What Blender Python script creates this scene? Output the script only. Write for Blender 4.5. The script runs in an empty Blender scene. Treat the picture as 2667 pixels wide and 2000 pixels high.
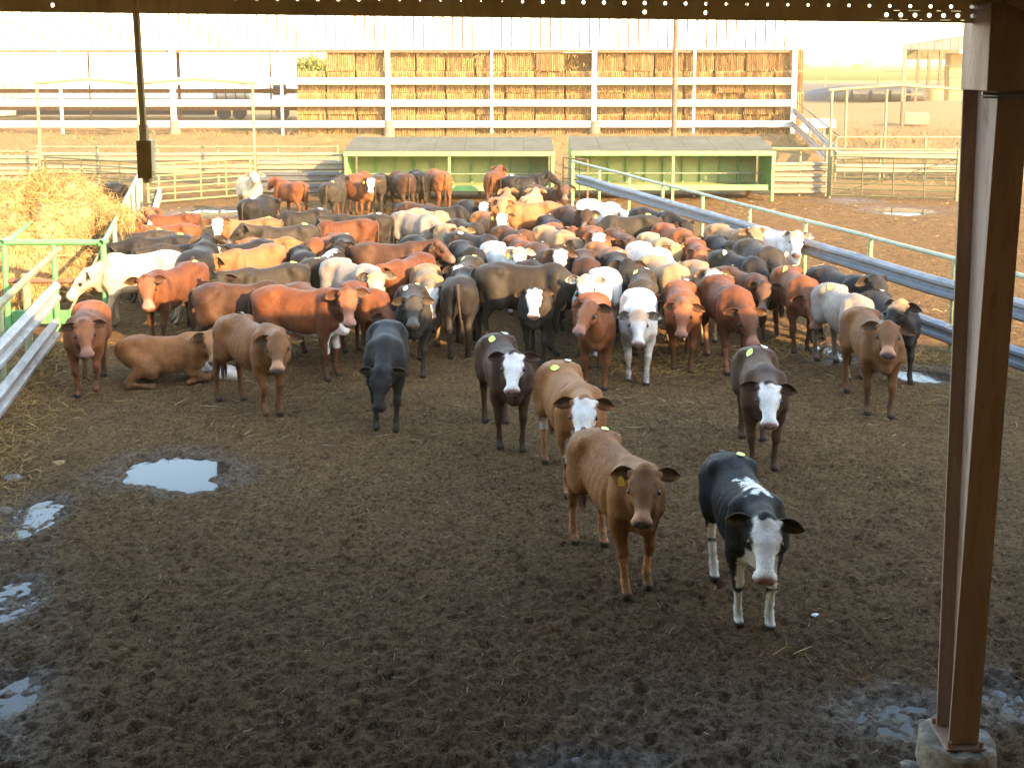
import bpy, math, random
import numpy as np
from mathutils import Vector, Matrix

SC = bpy.context.scene
COL = SC.collection
R = math.radians
rng = np.random.default_rng(7)
random.seed(7)

# ------------------------------------------------------------------ camera
CAM_H = 4.3
FPX, Y0 = 2670.0, 475.0                           # focal length and optical centre row in photo pixels (a landscape crop of a taller frame)
PITCH = math.atan((Y0 - 163) / FPX)               # looks slightly down from the raised walkway of the shed
cam_d = bpy.data.cameras.new('camera')
cam_d.sensor_fit = 'HORIZONTAL'; cam_d.sensor_width = 36.0
cam_d.lens = 36.0 * FPX / 2667.0; cam_d.shift_y = -(1000.0 - Y0) / 2667.0
cam_d.clip_start = 0.1; cam_d.clip_end = 9000.0
cam = bpy.data.objects.new('camera', cam_d); COL.objects.link(cam)
cam.location = (0, 0, CAM_H); cam.rotation_euler = (R(90) - PITCH, 0, 0)
SC.camera = cam

# ------------------------------------------------------------------ light
SUN_EL, SUN_AZ = 21.0, 138.0                      # low evening sun, behind the camera and to its right
world = bpy.data.worlds.new('World'); SC.world = world; world.use_nodes = True
wn = world.node_tree.nodes; wl = world.node_tree.links
bg = wn['Background']; sky_t = wn.new('ShaderNodeTexSky')
sky_t.sky_type = 'NISHITA'; sky_t.sun_disc = False
sky_t.sun_elevation = R(SUN_EL); sky_t.sun_rotation = R(SUN_AZ)
sky_t.air_density = 1.25; sky_t.dust_density = 0.8; sky_t.ozone_density = 0.15
wl.new(sky_t.outputs[0], bg.inputs[0]); bg.inputs[1].default_value = 0.15
sun_d = bpy.data.lights.new('sun', 'SUN'); sun_d.energy = 3.1; sun_d.angle = R(0.6); sun_d.color = (1.0, 0.66, 0.33)
sun = bpy.data.objects.new('sun', sun_d); COL.objects.link(sun)
_sd = Vector((math.sin(R(SUN_AZ)) * math.cos(R(SUN_EL)), math.cos(R(SUN_AZ)) * math.cos(R(SUN_EL)), math.sin(R(SUN_EL))))
sun.rotation_euler = _sd.to_track_quat('Z', 'Y').to_euler()
SC.view_settings.view_transform = 'Standard'; SC.view_settings.look = 'None'
SC.view_settings.gamma = 1.0; SC.view_settings.exposure = 2.9
SC.view_settings.use_curve_mapping = False
SC.cycles.max_bounces = 7; SC.cycles.diffuse_bounces = 4; SC.cycles.glossy_bounces = 3
SC.cycles.volume_bounces = 0; SC.cycles.use_denoising = True

# ------------------------------------------------------------------ pixel -> place helpers (only used to survey positions)
def ray(px, py):
    u = (px - 1333.5) / FPX; v = (Y0 - py) / FPX
    c, s = math.cos(PITCH), math.sin(PITCH)
    return Vector((u, c + v * s, -s + v * c))
def G(px, py, z=0.0):
    d = ray(px, py); t = (z - CAM_H) / d.z
    return Vector((d.x * t, d.y * t, z))
def AT(px, py, Y):
    d = ray(px, py); t = Y / d.y
    return Vector((d.x * t, Y, CAM_H + d.z * t))
def XA(px, Y, z=0.0):
    c, s = math.cos(PITCH), math.sin(PITCH)
    return (px - 1333.5) / FPX * (Y * c + (CAM_H - z) * s)

# ------------------------------------------------------------------ material helpers
def nodes_of(name):
    m = bpy.data.materials.new(name); m.use_nodes = True
    nt = m.node_tree; b = nt.nodes['Principled BSDF']
    return m, nt.nodes, nt.links, b
def nd(N, t, **kw):
    n = N.new(t)
    for k, v in kw.items(): setattr(n, k, v)
    return n
def noise(N, L, vec, scale, detail=4.0, rough=0.55, dist=0.0):
    n = N.new('ShaderNodeTexNoise'); n.inputs['Scale'].default_value = scale
    n.inputs['Detail'].default_value = detail; n.inputs['Roughness'].default_value = rough
    n.inputs['Distortion'].default_value = dist
    if vec is not None: L.new(vec, n.inputs['Vector'])
    return n.outputs['Fac']
def ramp(N, L, fac, stops, interp='LINEAR'):
    n = N.new('ShaderNodeValToRGB'); n.color_ramp.interpolation = interp
    e = n.color_ramp.elements
    while len(e) < len(stops): e.new(0.5)
    for i, (p, c) in enumerate(stops):
        e[i].position = p
        e[i].color = (c, c, c, 1) if isinstance(c, (int, float)) else (c[0], c[1], c[2], 1)
    L.new(fac, n.inputs['Fac']); return n.outputs['Color']
def mix(N, L, fac, a, b, mode='MIX'):
    n = N.new('ShaderNodeMix'); n.data_type = 'RGBA'; n.blend_type = mode; n.clamp_factor = True
    for v, k in ((fac, 0), (a, 6), (b, 7)):
        if isinstance(v, (int, float)): n.inputs[k].default_value = v if k == 0 else (v, v, v, 1)
        elif isinstance(v, tuple): n.inputs[k].default_value = (v[0], v[1], v[2], 1)
        else: L.new(v, n.inputs[k])
    return n.outputs[2]
def math_(N, L, op, a, b=0.0, clamp=False):
    n = N.new('ShaderNodeMath'); n.operation = op; n.use_clamp = clamp
    for v, k in ((a, 0), (b, 1)):
        if isinstance(v, (int, float)): n.inputs[k].default_value = v
        else: L.new(v, n.inputs[k])
    return n.outputs[0]
def bump(N, L, bsdf, h, strength=0.3, dist=0.02):
    n = N.new('ShaderNodeBump'); n.inputs['Strength'].default_value = strength; n.inputs['Distance'].default_value = dist
    L.new(h, n.inputs['Height']); L.new(n.outputs[0], bsdf.inputs['Normal'])
def obcoord(N, L, scale=(1, 1, 1), kind='Object'):
    t = N.new('ShaderNodeTexCoord'); m = N.new('ShaderNodeMapping')
    m.inputs['Scale'].default_value = scale
    L.new(t.outputs[kind], m.inputs['Vector']); return m.outputs[0]
def poscoord(N, L, scale=(1, 1, 1)):
    t = N.new('ShaderNodeNewGeometry'); m = N.new('ShaderNodeMapping')
    m.inputs['Scale'].default_value = scale
    L.new(t.outputs['Position'], m.inputs['Vector']); return m.outputs[0]

def worn(name, col, col2, amt=0.5, scale=3.0, rough=0.6, metal=0.0, col3=None, amt3=0.35, stretch=(1, 1, 1), bmp=0.15, fine=40.0):
    """painted / weathered surface: base colour, a second tone in blotches, optional third (rust, dirt)"""
    m, N, L, b = nodes_of(name)
    v = poscoord(N, L, stretch)
    n1 = noise(N, L, v, scale, 5, 0.6)
    c = mix(N, L, ramp(N, L, n1, [(0.5 - 0.25 * amt, 0.0), (0.62, 1.0)]), col, col2)
    n2 = noise(N, L, v, fine, 3, 0.6)
    c = mix(N, L, 0.35, c, mix(N, L, n2, (0.35, 0.35, 0.35), (1.4, 1.4, 1.4)), 'MULTIPLY')
    if col3 is not None:
        n3 = noise(N, L, v, scale * 2.3, 6, 0.7, 0.4)
        c = mix(N, L, ramp(N, L, n3, [(0.62 - 0.25 * amt3, 0.0), (0.68, 1.0)]), c, col3)
    L.new(c, b.inputs['Base Color'])
    b.inputs['Metallic'].default_value = metal
    L.new(ramp(N, L, n1, [(0.3, max(0.05, rough - 0.12)), (0.7, min(1.0, rough + 0.12))]), b.inputs['Roughness'])
    if bmp: bump(N, L, b, n2, bmp, 0.01)
    return m

# ------------------------------------------------------------------ mesh builder
def wloc(o):
    v = Vector((0, 0, 0))
    while o is not None:
        v += o.location; o = o.parent
    return v
def raw_mesh(name, V, F, smooth=False):
    me = bpy.data.meshes.new(name)
    me.from_pydata([tuple(map(float, v)) for v in V], [], F)
    if smooth:
        me.polygons.foreach_set('use_smooth', [True] * len(me.polygons))
    me.update(); return me
def np_mesh(name, V, Q, smooth=True):
    me = bpy.data.meshes.new(name); n = len(V); k = Q.shape[1]; m = len(Q)
    me.vertices.add(n); me.vertices.foreach_set('co', np.ascontiguousarray(V, dtype=np.float32).ravel())
    me.loops.add(m * k); me.loops.foreach_set('vertex_index', np.ascontiguousarray(Q, dtype=np.int32).ravel())
    me.polygons.add(m); me.polygons.foreach_set('loop_start', np.arange(0, m * k, k, dtype=np.int32))
    if smooth: me.polygons.foreach_set('use_smooth', np.ones(m, dtype=bool))
    me.update(calc_edges=True); return me
def tag(o, label=None, cat=None, group=None, kind=None):
    if label: o['label'] = label
    if cat: o['category'] = cat
    if group: o['group'] = group
    if kind: o['kind'] = kind
    return o
def empty(name, loc, label=None, cat=None, group=None):
    o = bpy.data.objects.new(name, None); COL.objects.link(o); o.location = loc
    o.empty_display_size = 0.2
    return tag(o, label, cat, group)
def link(name, me, mat=None, parent=None):
    o = bpy.data.objects.new(name, me); COL.objects.link(o)
    if mat is not None and len(me.materials) == 0: me.materials.append(mat)
    if parent is not None: o.parent = parent
    return o
class MB:
    def __init__(s): s.V = []; s.F = []
    def add(s, V, F):
        b = len(s.V); s.V += [Vector(v) for v in V]; s.F += [tuple(i + b for i in f) for f in F]; return s
    def box(s, c, size, rz=0.0, rot=None):
        x, y, z = size[0] / 2, size[1] / 2, size[2] / 2
        M = rot if rot is not None else Matrix.Rotation(rz, 3, 'Z')
        P = [Vector((a * x, b * y, d * z)) for a in (-1, 1) for b in (-1, 1) for d in (-1, 1)]
        c = Vector(c)
        return s.add([c + M @ p for p in P], [(0, 1, 3, 2), (4, 6, 7, 5), (0, 4, 5, 1), (2, 3, 7, 6), (0, 2, 6, 4), (1, 5, 7, 3)])
    def beam(s, p0, p1, w, h, up=Vector((0, 0, 1))):
        p0, p1 = Vector(p0), Vector(p1); d = (p1 - p0).normalized()
        l = up.cross(d)
        if l.length < 1e-4: l = Vector((1, 0, 0))
        l.normalize(); u = d.cross(l)
        q = [(-1, -1), (1, -1), (1, 1), (-1, 1)]
        V = [p0 + l * a * w / 2 + u * b * h / 2 for a, b in q] + [p1 + l * a * w / 2 + u * b * h / 2 for a, b in q]
        return s.add(V, [(3, 2, 1, 0), (4, 5, 6, 7)] + [(i, (i + 1) % 4, (i + 1) % 4 + 4, i + 4) for i in range(4)])
    def tube(s, pts, r, n=8, cap=True, hollow=False):
        pts = [Vector(p) for p in pts]; rs = r if isinstance(r, (list, tuple)) else [r] * len(pts)
        V = []; F = []; prev = None
        for i, p in enumerate(pts):
            d = (pts[min(i + 1, len(pts) - 1)] - pts[max(i - 1, 0)]).normalized()
            if prev is None:
                a = Vector((0, 0, 1)) if abs(d.z) < 0.9 else Vector((1, 0, 0)); l = a.cross(d).normalized()
            else:
                l = (prev - d * prev.dot(d)).normalized()
            prev = l; u = d.cross(l)
            for k in range(n):
                t = 2 * math.pi * k / n; V.append(p + (l * math.cos(t) + u * math.sin(t)) * rs[i])
        m = len(pts)
        for i in range(m - 1):
            for k in range(n):
                a, b = i * n + k, i * n + (k + 1) % n; F.append((a, b, b + n, a + n))
        if cap:
            F.append(tuple(range(n - 1, -1, -1))); F.append(tuple(range((m - 1) * n, m * n)))
        return s.add(V, F)
    def profile(s, p0, p1, prof, up=Vector((0, 0, 1)), segs=1, wob=0.0):
        """sweep an open cross-section [(out, up)] from p0 to p1, with thickness already in the profile loop"""
        p0, p1 = Vector(p0), Vector(p1); d = (p1 - p0).normalized(); l = up.cross(d).normalized(); u = d.cross(l)
        n = len(prof); V = []; F = []
        for i in range(segs + 1):
            p = p0.lerp(p1, i / segs)
            w = 0 if i in (0, segs) else random.uniform(-wob, wob); w2 = 0 if i in (0, segs) else random.uniform(-wob, wob)
            for a, b in prof: V.append(p + l * (a + w) + u * (b + w2))
        for i in range(segs):
            for k in range(n):
                a, b = i * n + k, i * n + (k + 1) % n; F.append((a, b, b + n, a + n))
        F.append(tuple(range(n - 1, -1, -1))); F.append(tuple(range(segs * n, segs * n + n)))
        return s.add(V, F)
    def build(s, name, mat, parent=None, smooth=False, bevel=0.0):
        off = wloc(parent) if parent is not None else Vector((0, 0, 0))
        base = Vector((0, 0, 0))
        if parent is None and s.V:
            mn = [min(v[i] for v in s.V) for i in range(3)]; mx = [max(v[i] for v in s.V) for i in range(3)]
            base = Vector(((mn[0] + mx[0]) / 2, (mn[1] + mx[1]) / 2, mn[2]))
        me = raw_mesh(name, [v - off - base for v in s.V], s.F, smooth)
        if smooth:
            try: me.set_sharp_from_angle(angle=R(40))
            except Exception: pass
        o = link(name, me, mat, parent)
        if parent is None: o.location = base
        if bevel:
            bv = o.modifiers.new('bevel', 'BEVEL'); bv.width = bevel; bv.segments = 2; bv.limit_method = 'ANGLE'
        return o
# W-beam (crash barrier) cross-section, 0.31 m high, closed loop with thickness
_w = [(0.0, -0.155), (0.02, -0.15), (0.075, -0.105), (0.075, -0.06), (0.01, -0.02), (0.01, 0.02), (0.075, 0.06), (0.075, 0.105), (0.02, 0.15), (0.0, 0.155)]
WBEAM = _w + [(a - 0.012, b) for a, b in reversed(_w)]
def fbm2(x, y, seed=0, octs=5, lac=2.0, gain=0.5):
    """numpy value noise on arrays, about -1..1"""
    out = np.zeros_like(x, dtype=np.float64); amp = 1.0; tot = 0.0; fx, fy = x.astype(np.float64), y.astype(np.float64)
    for o in range(octs):
        xi = np.floor(fx).astype(np.int64); yi = np.floor(fy).astype(np.int64)
        tx = fx - xi; ty = fy - yi; tx = tx * tx * (3 - 2 * tx); ty = ty * ty * (3 - 2 * ty)
        def hsh(a, b):
            h = (a * 374761393 + b * 668265263 + (seed + o * 131) * 2147483647) & 0xFFFFFFFF
            h = ((h ^ (h >> 13)) * 1274126177) & 0xFFFFFFFF
            return ((h ^ (h >> 16)) & 0xFFFF) / 32767.5 - 1.0
        v = (hsh(xi, yi) * (1 - tx) + hsh(xi + 1, yi) * tx) * (1 - ty) + (hsh(xi, yi + 1) * (1 - tx) + hsh(xi + 1, yi + 1) * tx) * ty
        out += v * amp; tot += amp; amp *= gain; fx = fx * lac + 17.3; fy = fy * lac + 9.1
    return out / tot
# ------------------------------------------------------------------ ground
PUDDLES = [  # centre x, y (from the photo), half width, half length, depth, how ragged
    (440, 1222, 0.76, 0.481, 0.075, 1.0), (2412, 972, 0.5, 0.39, 0.075, 0.35), (2350, 546, 1, 0.845, 0.075, 0.7), (540, 553, 1.25, 0.845, 0.085, 0.3),
    (2150, 918, 0.4, 0.585, 0.055, 0.6), (70, 1345, 0.3, 0.488, 0.042, 0.8), (20, 1560, 0.25, 0.39, 0.036, 0.8), (30, 1800, 0.25, 0.325, 0.04, 0.7), (2345, 1858, 0.5, 0.273, 0.036, 0.8), (2610, 1800, 0.22, 0.26, 0.034, 0.7),
    (1560, 1975, 0.45, 0.13, 0.02, 0.9), (2190, 522, 1, 0.65, 0.03, 0.9)]
WATER_Z = -0.05
PUD = [(G(p[0], p[1]),) + p[2:] for p in PUDDLES]
def sstep(x, a, b):
    t = np.clip((x - a) / (b - a), 0, 1); return t * t * (3 - 2 * t)
def ground_z(x, y):
    x = np.asarray(x, float); y = np.asarray(y, float)
    pen = 1 - sstep(y, 32, 36)
    n2 = fbm2(x * 1.1, y * 1.1, 3, 4)
    lump = fbm2(x * 12.5, y * 12.5, 11, 3); lump = np.where(lump > 0, lump, lump * 0.8)
    fine = fbm2(x * 23 + 0.8 * n2, y * 23, 5, 2)
    rough = 0.75 + 0.5 * fbm2(x * 0.35, y * 0.35, 21, 2)
    z = pen * (0.020 * n2 + rough * (0.026 * lump + 0.022 * fine)) - 0.014
    # straw and muck heaped along the left barrier
    edge = -6.35 - 0.26 * (y - 12.2)
    z += 0.16 * np.exp(-((x - edge - 0.15) / 0.42) ** 2) * sstep(y, 5.5, 7) * (1 - sstep(y, 14.8, 16)) * (0.7 + 0.6 * fbm2(x * 3, y * 3, 8, 3))
    for c, rx, ry, dep, rag in PUD:
        d = np.sqrt(((x - c.x) / rx) ** 2 + ((y - c.y) / ry) ** 2) + rag * 0.55 * fbm2(x * 2.6, y * 2.6, 31, 3)
        z -= dep * (1 - sstep(d, 0.55, 1.15))
    # rough bank in front of the hay barn, sandy mound by the far shed
    z += 0.55 * sstep(y, 37.5, 46) * (1 - sstep(y, 55, 58)) * (1 - sstep(x, 17, 24)) * (0.75 + 0.5 * fbm2(x * 0.5, y * 0.5, 41, 4))
    z += sstep(y, 34.7, 38.4) * (1 - sstep(y, 93, 118)) * 0.10 * fbm2(x * 0.9, y * 0.9, 43, 4)
    z += 1.1 * np.exp(-((x - 39) / 13) ** 2 - ((y - 87) / 11) ** 2)
    return z
def axis(*seg):
    out = [seg[0][0]]
    for a, b, d in seg:
        n = max(1, int(round((b - a) / d))); out += list(np.linspace(a, b, n + 1)[1:])
    return np.array(out)
gx = axis((-2600, -120, 310), (-120, -40, 10), (-40, -14, 0.8), (-14, -6.8, 0.12), (-6.8, -4.6, 0.05), (-4.6, 4.4, 0.033), (4.4, 12, 0.10), (12, 40, 0.8), (40, 120, 8), (120, 2600, 310))
gy = axis((-30, 5.2, 3.2), (5.2, 5.5, 0.1), (5.5, 11, 0.029), (11, 15, 0.045), (15, 22, 0.09), (22, 38, 0.2), (38, 64, 0.5), (64, 130, 4), (130, 600, 40), (600, 5200, 460))
GX, GY = np.meshgrid(gx, gy, indexing='ij'); GZ = ground_z(GX, GY)
nx, ny_ = len(gx), len(gy)
hp_n = 5200; hx_ = rng.uniform(-4.4, 4.3, hp_n); hy_ = 5.6 + 9.5 * rng.random(hp_n) ** 1.15
for a_, b_ in zip(hx_, hy_):            # hoof prints trodden into the muck
    i0, i1 = np.searchsorted(gx, (a_ - 0.12, a_ + 0.12)); j0, j1 = np.searchsorted(gy, (b_ - 0.12, b_ + 0.12))
    if i1 <= i0 or j1 <= j0: continue
    r2 = ((GX[i0:i1, j0:j1] - a_) ** 2 + (GY[i0:i1, j0:j1] - b_) ** 2) / 0.0014
    GZ[i0:i1, j0:j1] += (-0.020 * np.exp(-r2) + 0.008 * np.exp(-((np.sqrt(r2) - 1.7) / 0.5) ** 2))
WETV = np.zeros_like(GZ)
for c, rx, ry, dep, rag in PUD:
    d = np.sqrt(((GX - c.x) / rx) ** 2 + ((GY - c.y) / ry) ** 2) + rag * 0.5 * fbm2(GX * 2.6, GY * 2.6, 31, 3)
    WETV = np.maximum(WETV, 1 - sstep(d, 0.75, 1.75))
damp = sstep(fbm2(GX * 0.5, GY * 0.5, 77, 3), -0.1, 0.45) * (1 - sstep(GY, 5.9, 7.4)) + sstep(-GX - 0.48 * GY, -0.6, 0.2) * (GY < 10) * 0.7
WETV = np.clip(np.maximum(WETV, damp * 0.5), 0, 1)
ii = np.arange(nx * ny_).reshape(nx, ny_)
gq = np.stack([ii[:-1, :-1], ii[1:, :-1], ii[1:, 1:], ii[:-1, 1:]], -1).reshape(-1, 4)
g_me = np_mesh('ground', np.stack([GX, GY, GZ], -1).reshape(-1, 3), gq)
a = g_me.attributes.new('wet', 'FLOAT', 'POINT'); a.data.foreach_set('value', WETV.ravel().astype(np.float32))
M_G, N, L, b = nodes_of('ground_muck')
pos = poscoord(N, L); sep = N.new('ShaderNodeSeparateXYZ'); L.new(pos, sep.inputs[0]); PX, PY, PZ = sep.outputs
def rng_mask(a, b_, src=None, wob=None, amt=0.0):
    s_ = src
    if wob is not None: s_ = math_(N, L, 'ADD', s_, math_(N, L, 'MULTIPLY', math_(N, L, 'SUBTRACT', wob, 0.5), amt))
    n = N.new('ShaderNodeMapRange'); n.inputs[1].default_value = a; n.inputs[2].default_value = b_; L.new(s_, n.inputs[0]); return n.outputs[0]
w1 = noise(N, L, pos, 0.55, 4, 0.6); w2 = noise(N, L, pos, 3.2, 5, 0.65); w3 = noise(N, L, pos, 24, 5, 0.7); w4 = noise(N, L, pos, 105, 4, 0.7); w5 = noise(N, L, pos, 240, 3, 0.7)
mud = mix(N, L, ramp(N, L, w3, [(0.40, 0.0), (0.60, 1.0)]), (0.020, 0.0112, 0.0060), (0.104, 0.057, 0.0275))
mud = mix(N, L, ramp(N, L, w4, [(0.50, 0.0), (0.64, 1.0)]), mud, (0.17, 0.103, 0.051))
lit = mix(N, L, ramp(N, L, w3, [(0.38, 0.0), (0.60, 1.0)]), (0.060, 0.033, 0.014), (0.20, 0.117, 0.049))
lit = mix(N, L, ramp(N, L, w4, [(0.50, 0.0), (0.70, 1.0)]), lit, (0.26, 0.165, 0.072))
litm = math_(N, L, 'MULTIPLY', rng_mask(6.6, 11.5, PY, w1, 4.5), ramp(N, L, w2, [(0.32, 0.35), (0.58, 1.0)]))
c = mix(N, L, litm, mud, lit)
dry = mix(N, L, w2, (0.13, 0.08, 0.035), (0.24, 0.15, 0.065)); dry = mix(N, L, ramp(N, L, w3, [(0.45, 0.0), (0.7, 1.0)]), dry, (0.30, 0.20, 0.09))
dry = mix(N, L, ramp(N, L, noise(N, L, pos, 0.8, 4, 0.6), [(0.56, 0.0), (0.66, 0.8)]), dry, (0.10, 0.105, 0.035))
c = mix(N, L, rng_mask(33, 35.5, PY, w2, 1.8), c, dry)
sand = mix(N, L, w2, (0.20, 0.13, 0.065), (0.27, 0.18, 0.09))
c = mix(N, L, math_(N, L, 'MULTIPLY', rng_mask(60.5, 69, PY, w1, 8), ramp(N, L, noise(N, L, pos, 0.12, 3, 0.5), [(0.3, 0.3), (0.6, 1.0)])), c, sand)
road = mix(N, L, w2, (0.06, 0.06, 0.062), (0.10, 0.097, 0.092))
c = mix(N, L, math_(N, L, 'MULTIPLY', rng_mask(118, 122, PY, w1, 6), math_(N, L, 'SUBTRACT', 1.0, rng_mask(205, 217, PY, w1, 12))), c, road)
field = mix(N, L, noise(N, L, pos, 0.02, 4, 0.6), (0.022, 0.064, 0.003), (0.042, 0.085, 0.006))
c = mix(N, L, rng_mask(240, 248, PY, w1, 6), c, field)
far = mix(N, L, w1, (0.045, 0.06, 0.014), (0.06, 0.065, 0.018)); c = mix(N, L, rng_mask(930, 1300, PY), c, far)
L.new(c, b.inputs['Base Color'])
wat = N.new('ShaderNodeAttribute'); wat.attribute_name = 'wet'
wet = math_(N, L, 'MULTIPLY', wat.outputs['Fac'], ramp(N, L, w3, [(0.36, 0.25), (0.58, 1.0)]))
cw = N.new('ShaderNodeVectorMath'); cw.operation = 'SCALE'; L.new(c, cw.inputs[0]); L.new(math_(N, L, 'SUBTRACT', 1.0, math_(N, L, 'MULTIPLY', wet, 0.35)), cw.inputs[3])
L.new(cw.outputs[0], b.inputs['Base Color'])
L.new(mix(N, L, wet, 0.93, 0.34), b.inputs['Roughness'])
L.new(mix(N, L, wet, 0.04, 0.4), b.inputs['Specular IOR Level'])
hh = math_(N, L, 'ADD', math_(N, L, 'MULTIPLY', w4, 0.6), math_(N, L, 'MULTIPLY', w5, 0.3)); hh = math_(N, L, 'ADD', hh, math_(N, L, 'MULTIPLY', w3, 0.6))
bump(N, L, b, hh, 0.9, 0.03)
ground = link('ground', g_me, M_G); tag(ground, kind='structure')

M_WATER, N, L, b = nodes_of('puddle_water')
b.inputs['Base Color'].default_value = (0.04, 0.03, 0.02, 1); b.inputs['Roughness'].default_value = 0.06; b.inputs['IOR'].default_value = 1.33
b.inputs['Specular IOR Level'].default_value = 0.5
bump(N, L, b, noise(N, L, poscoord(N, L), 9, 3, 0.6), 0.05, 0.01)
for c, rx, ry, dep, rag in PUD:
    V = [(0, 0, 0)] + [(1.5 * rx * math.cos(t), 1.5 * ry * math.sin(t), 0) for t in np.linspace(0, 2 * math.pi, 33)[:-1]]
    o = link('puddle', raw_mesh('puddle', V, [(0, 1 + k, 1 + (k + 1) % 32) for k in range(32)]), M_WATER)
    o.location = (c.x, c.y, WATER_Z); tag(o, kind='structure')

def gz1(x, y): return float(ground_z(np.array([x]), np.array([y]))[0])

# ------------------------------------------------------------------ strands: straw, hay, dry grass
def strand_mesh(name, P, D, Ln, W, bend, mat, sag=0.0, parent=None, lab=None, cat=None, kind='stuff'):
    """P base points, D directions, Ln lengths, W widths -> one mesh of bent ribbons"""
    n = len(P); D = D / np.linalg.norm(D, axis=1)[:, None]
    S = np.cross(D, rng.normal(size=(n, 3))); S /= np.linalg.norm(S, axis=1)[:, None]; B = np.cross(D, S)
    V = np.zeros((n, 6, 3), dtype=np.float32)
    for i, t in enumerate((0, 0.5, 1.0)):
        p = P + D * (Ln * t)[:, None] + B * (bend * Ln * 4 * t * (1 - t))[:, None]; p[:, 2] -= sag * Ln * t * t
        w = W * (1.0 if i < 2 else 0.4)
        V[:, 2 * i] = p - S * (w / 2)[:, None]; V[:, 2 * i + 1] = p + S * (w / 2)[:, None]
    base = (np.arange(n) * 6)[:, None]
    Q = np.concatenate([base + np.array([0, 1, 3, 2]), base + np.array([2, 3, 5, 4])], 0)
    off = np.array(wloc(parent)) if parent is not None else np.zeros(3)
    me = np_mesh(name, V.reshape(-1, 3) - off, Q, smooth=False)
    a = me.attributes.new('tone', 'FLOAT', 'POINT'); a.data.foreach_set('value', np.repeat(rng.random(n), 6).astype(np.float32))
    o = link(name, me, mat, parent); tag(o, lab, cat, kind=kind); return o
def straw_mat(name, stops, rough=0.7, trans=0.15):
    m, N, L, b = nodes_of(name); a = N.new('ShaderNodeAttribute'); a.attribute_name = 'tone'
    L.new(ramp(N, L, a.outputs['Fac'], stops), b.inputs['Base Color']); b.inputs['Roughness'].default_value = rough
    b.inputs['Specular IOR Level'].default_value = 0.25
    return m
M_STRAW = straw_mat('loose_straw', [(0.0, (0.045, 0.028, 0.016)), (0.45, (0.12, 0.078, 0.038)), (0.8, (0.24, 0.165, 0.08)), (1.0, (0.42, 0.31, 0.17))])
M_HAY = straw_mat('hay', [(0.0, (0.16, 0.09, 0.026)), (0.5, (0.32, 0.195, 0.06)), (1.0, (0.50, 0.34, 0.12))])
M_DRYG = straw_mat('dry_grass', [(0.0, (0.10, 0.06, 0.025)), (0.5, (0.20, 0.125, 0.05)), (0.85, (0.30, 0.20, 0.085)), (1.0, (0.09, 0.10, 0.025))])
def flat_dirs(n, tilt=0.25):
    a = rng.uniform(0, 2 * math.pi, n); return np.stack([np.cos(a), np.sin(a), rng.normal(0, tilt, n)], 1)
def scatter(n, x0, x1, y0, y1, lng, wid, dens=None):
    x = rng.uniform(x0, x1, n); y = rng.uniform(y0, y1, n)
    if dens is not None:
        k = rng.random(n) < dens(x, y); x, y = x[k], y[k]
    z = ground_z(x, y); n = len(x)
    return np.stack([x, y, z + 0.004], 1), flat_dirs(n, 0.16), rng.uniform(*lng, n), rng.uniform(*wid, n), rng.normal(0, 0.12, n)
def inpen(x, y):
    return (x > -6.6 - 0.26 * (y - 12.2)) & (x < 7.6 - 0.32 * (y - 12.4))
P, D_, Ln, W_, B_ = scatter(70000, -5.0, 5.5, 5.3, 12.4, (0.02, 0.09), (0.0020, 0.0042), lambda x, y: 0.25 + 0.6 * sstep(y, 6.8, 10.5) * (0.5 + 0.8 * fbm2(x * 0.8, y * 0.8, 61, 3)))
strand_mesh('straw_litter', P, D_, Ln, W_, B_, M_STRAW, lab='dark trampled straw bits littering the near muck', cat='straw')
P, D_, Ln, W_, B_ = scatter(52000, -9, 11, 11.2, 21, (0.06, 0.22), (0.004, 0.009), lambda x, y: (0.35 + 0.9 * fbm2(x * 0.6, y * 0.6, 62, 3)) * (x > -6.9 - 0.26 * (y - 12.2)))
strand_mesh('straw_litter', P, D_, Ln, W_, B_, M_STRAW, lab='trampled straw lying under the middle of the herd', cat='straw')
P, D_, Ln, W_, B_ = scatter(42000, -14, 16, 21, 34.7, (0.06, 0.2), (0.004, 0.010), lambda x, y: 0.35 + 0.9 * fbm2(x * 0.4, y * 0.4, 63, 3))
strand_mesh('straw_litter', P, D_, Ln, W_, B_, M_STRAW, lab='sunlit straw spread over the far end of the pens', cat='straw')
n = 9000; y = rng.uniform(6.5, 15.5, n); x = -6.3 - 0.26 * (y - 12.2) + 0.15 + rng.normal(0, 0.33, n)
strand_mesh('straw_litter', np.stack([x, y, ground_z(x, y) + 0.005], 1), flat_dirs(n, 0.4), rng.uniform(0.06, 0.22, n), rng.uniform(0.003, 0.007, n), rng.normal(0, 0.15, n), M_HAY, lab='pale straw heaped against the left crash barrier', cat='straw')
# fallen hay tufts on the ground in the sunlit strip
n = 5200; k = rng.integers(0, 7, n); cx = np.array([XA(690, 16.1), XA(1660, 14.6), XA(1760, 14.1), XA(880, 16.1), XA(2100, 14.9), XA(560, 16.7), XA(2440, 14.3)]); cy = np.array([16.1, 14.6, 14.2, 15.6, 15.1, 16.7, 14.6])
x = cx[k] + rng.normal(0, 0.45, n); y = cy[k] + rng.normal(0, 0.3, n)
strand_mesh('straw_litter', np.stack([x, y, ground_z(x, y) + 0.01], 1), flat_dirs(n, 0.35), rng.uniform(0.06, 0.25, n), rng.uniform(0.004, 0.009, n), rng.normal(0, 0.15, n), M_HAY, lab='golden hay tufts scattered where the shade ends', cat='straw')
n = 15000; x = rng.uniform(-33, 22, n); y = rng.uniform(36, 57, n); kk = rng.random(n) < 0.35 + 0.9 * fbm2(x * 0.45, y * 0.45, 64, 3); x, y = x[kk], y[kk]; n = len(x)
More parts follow.
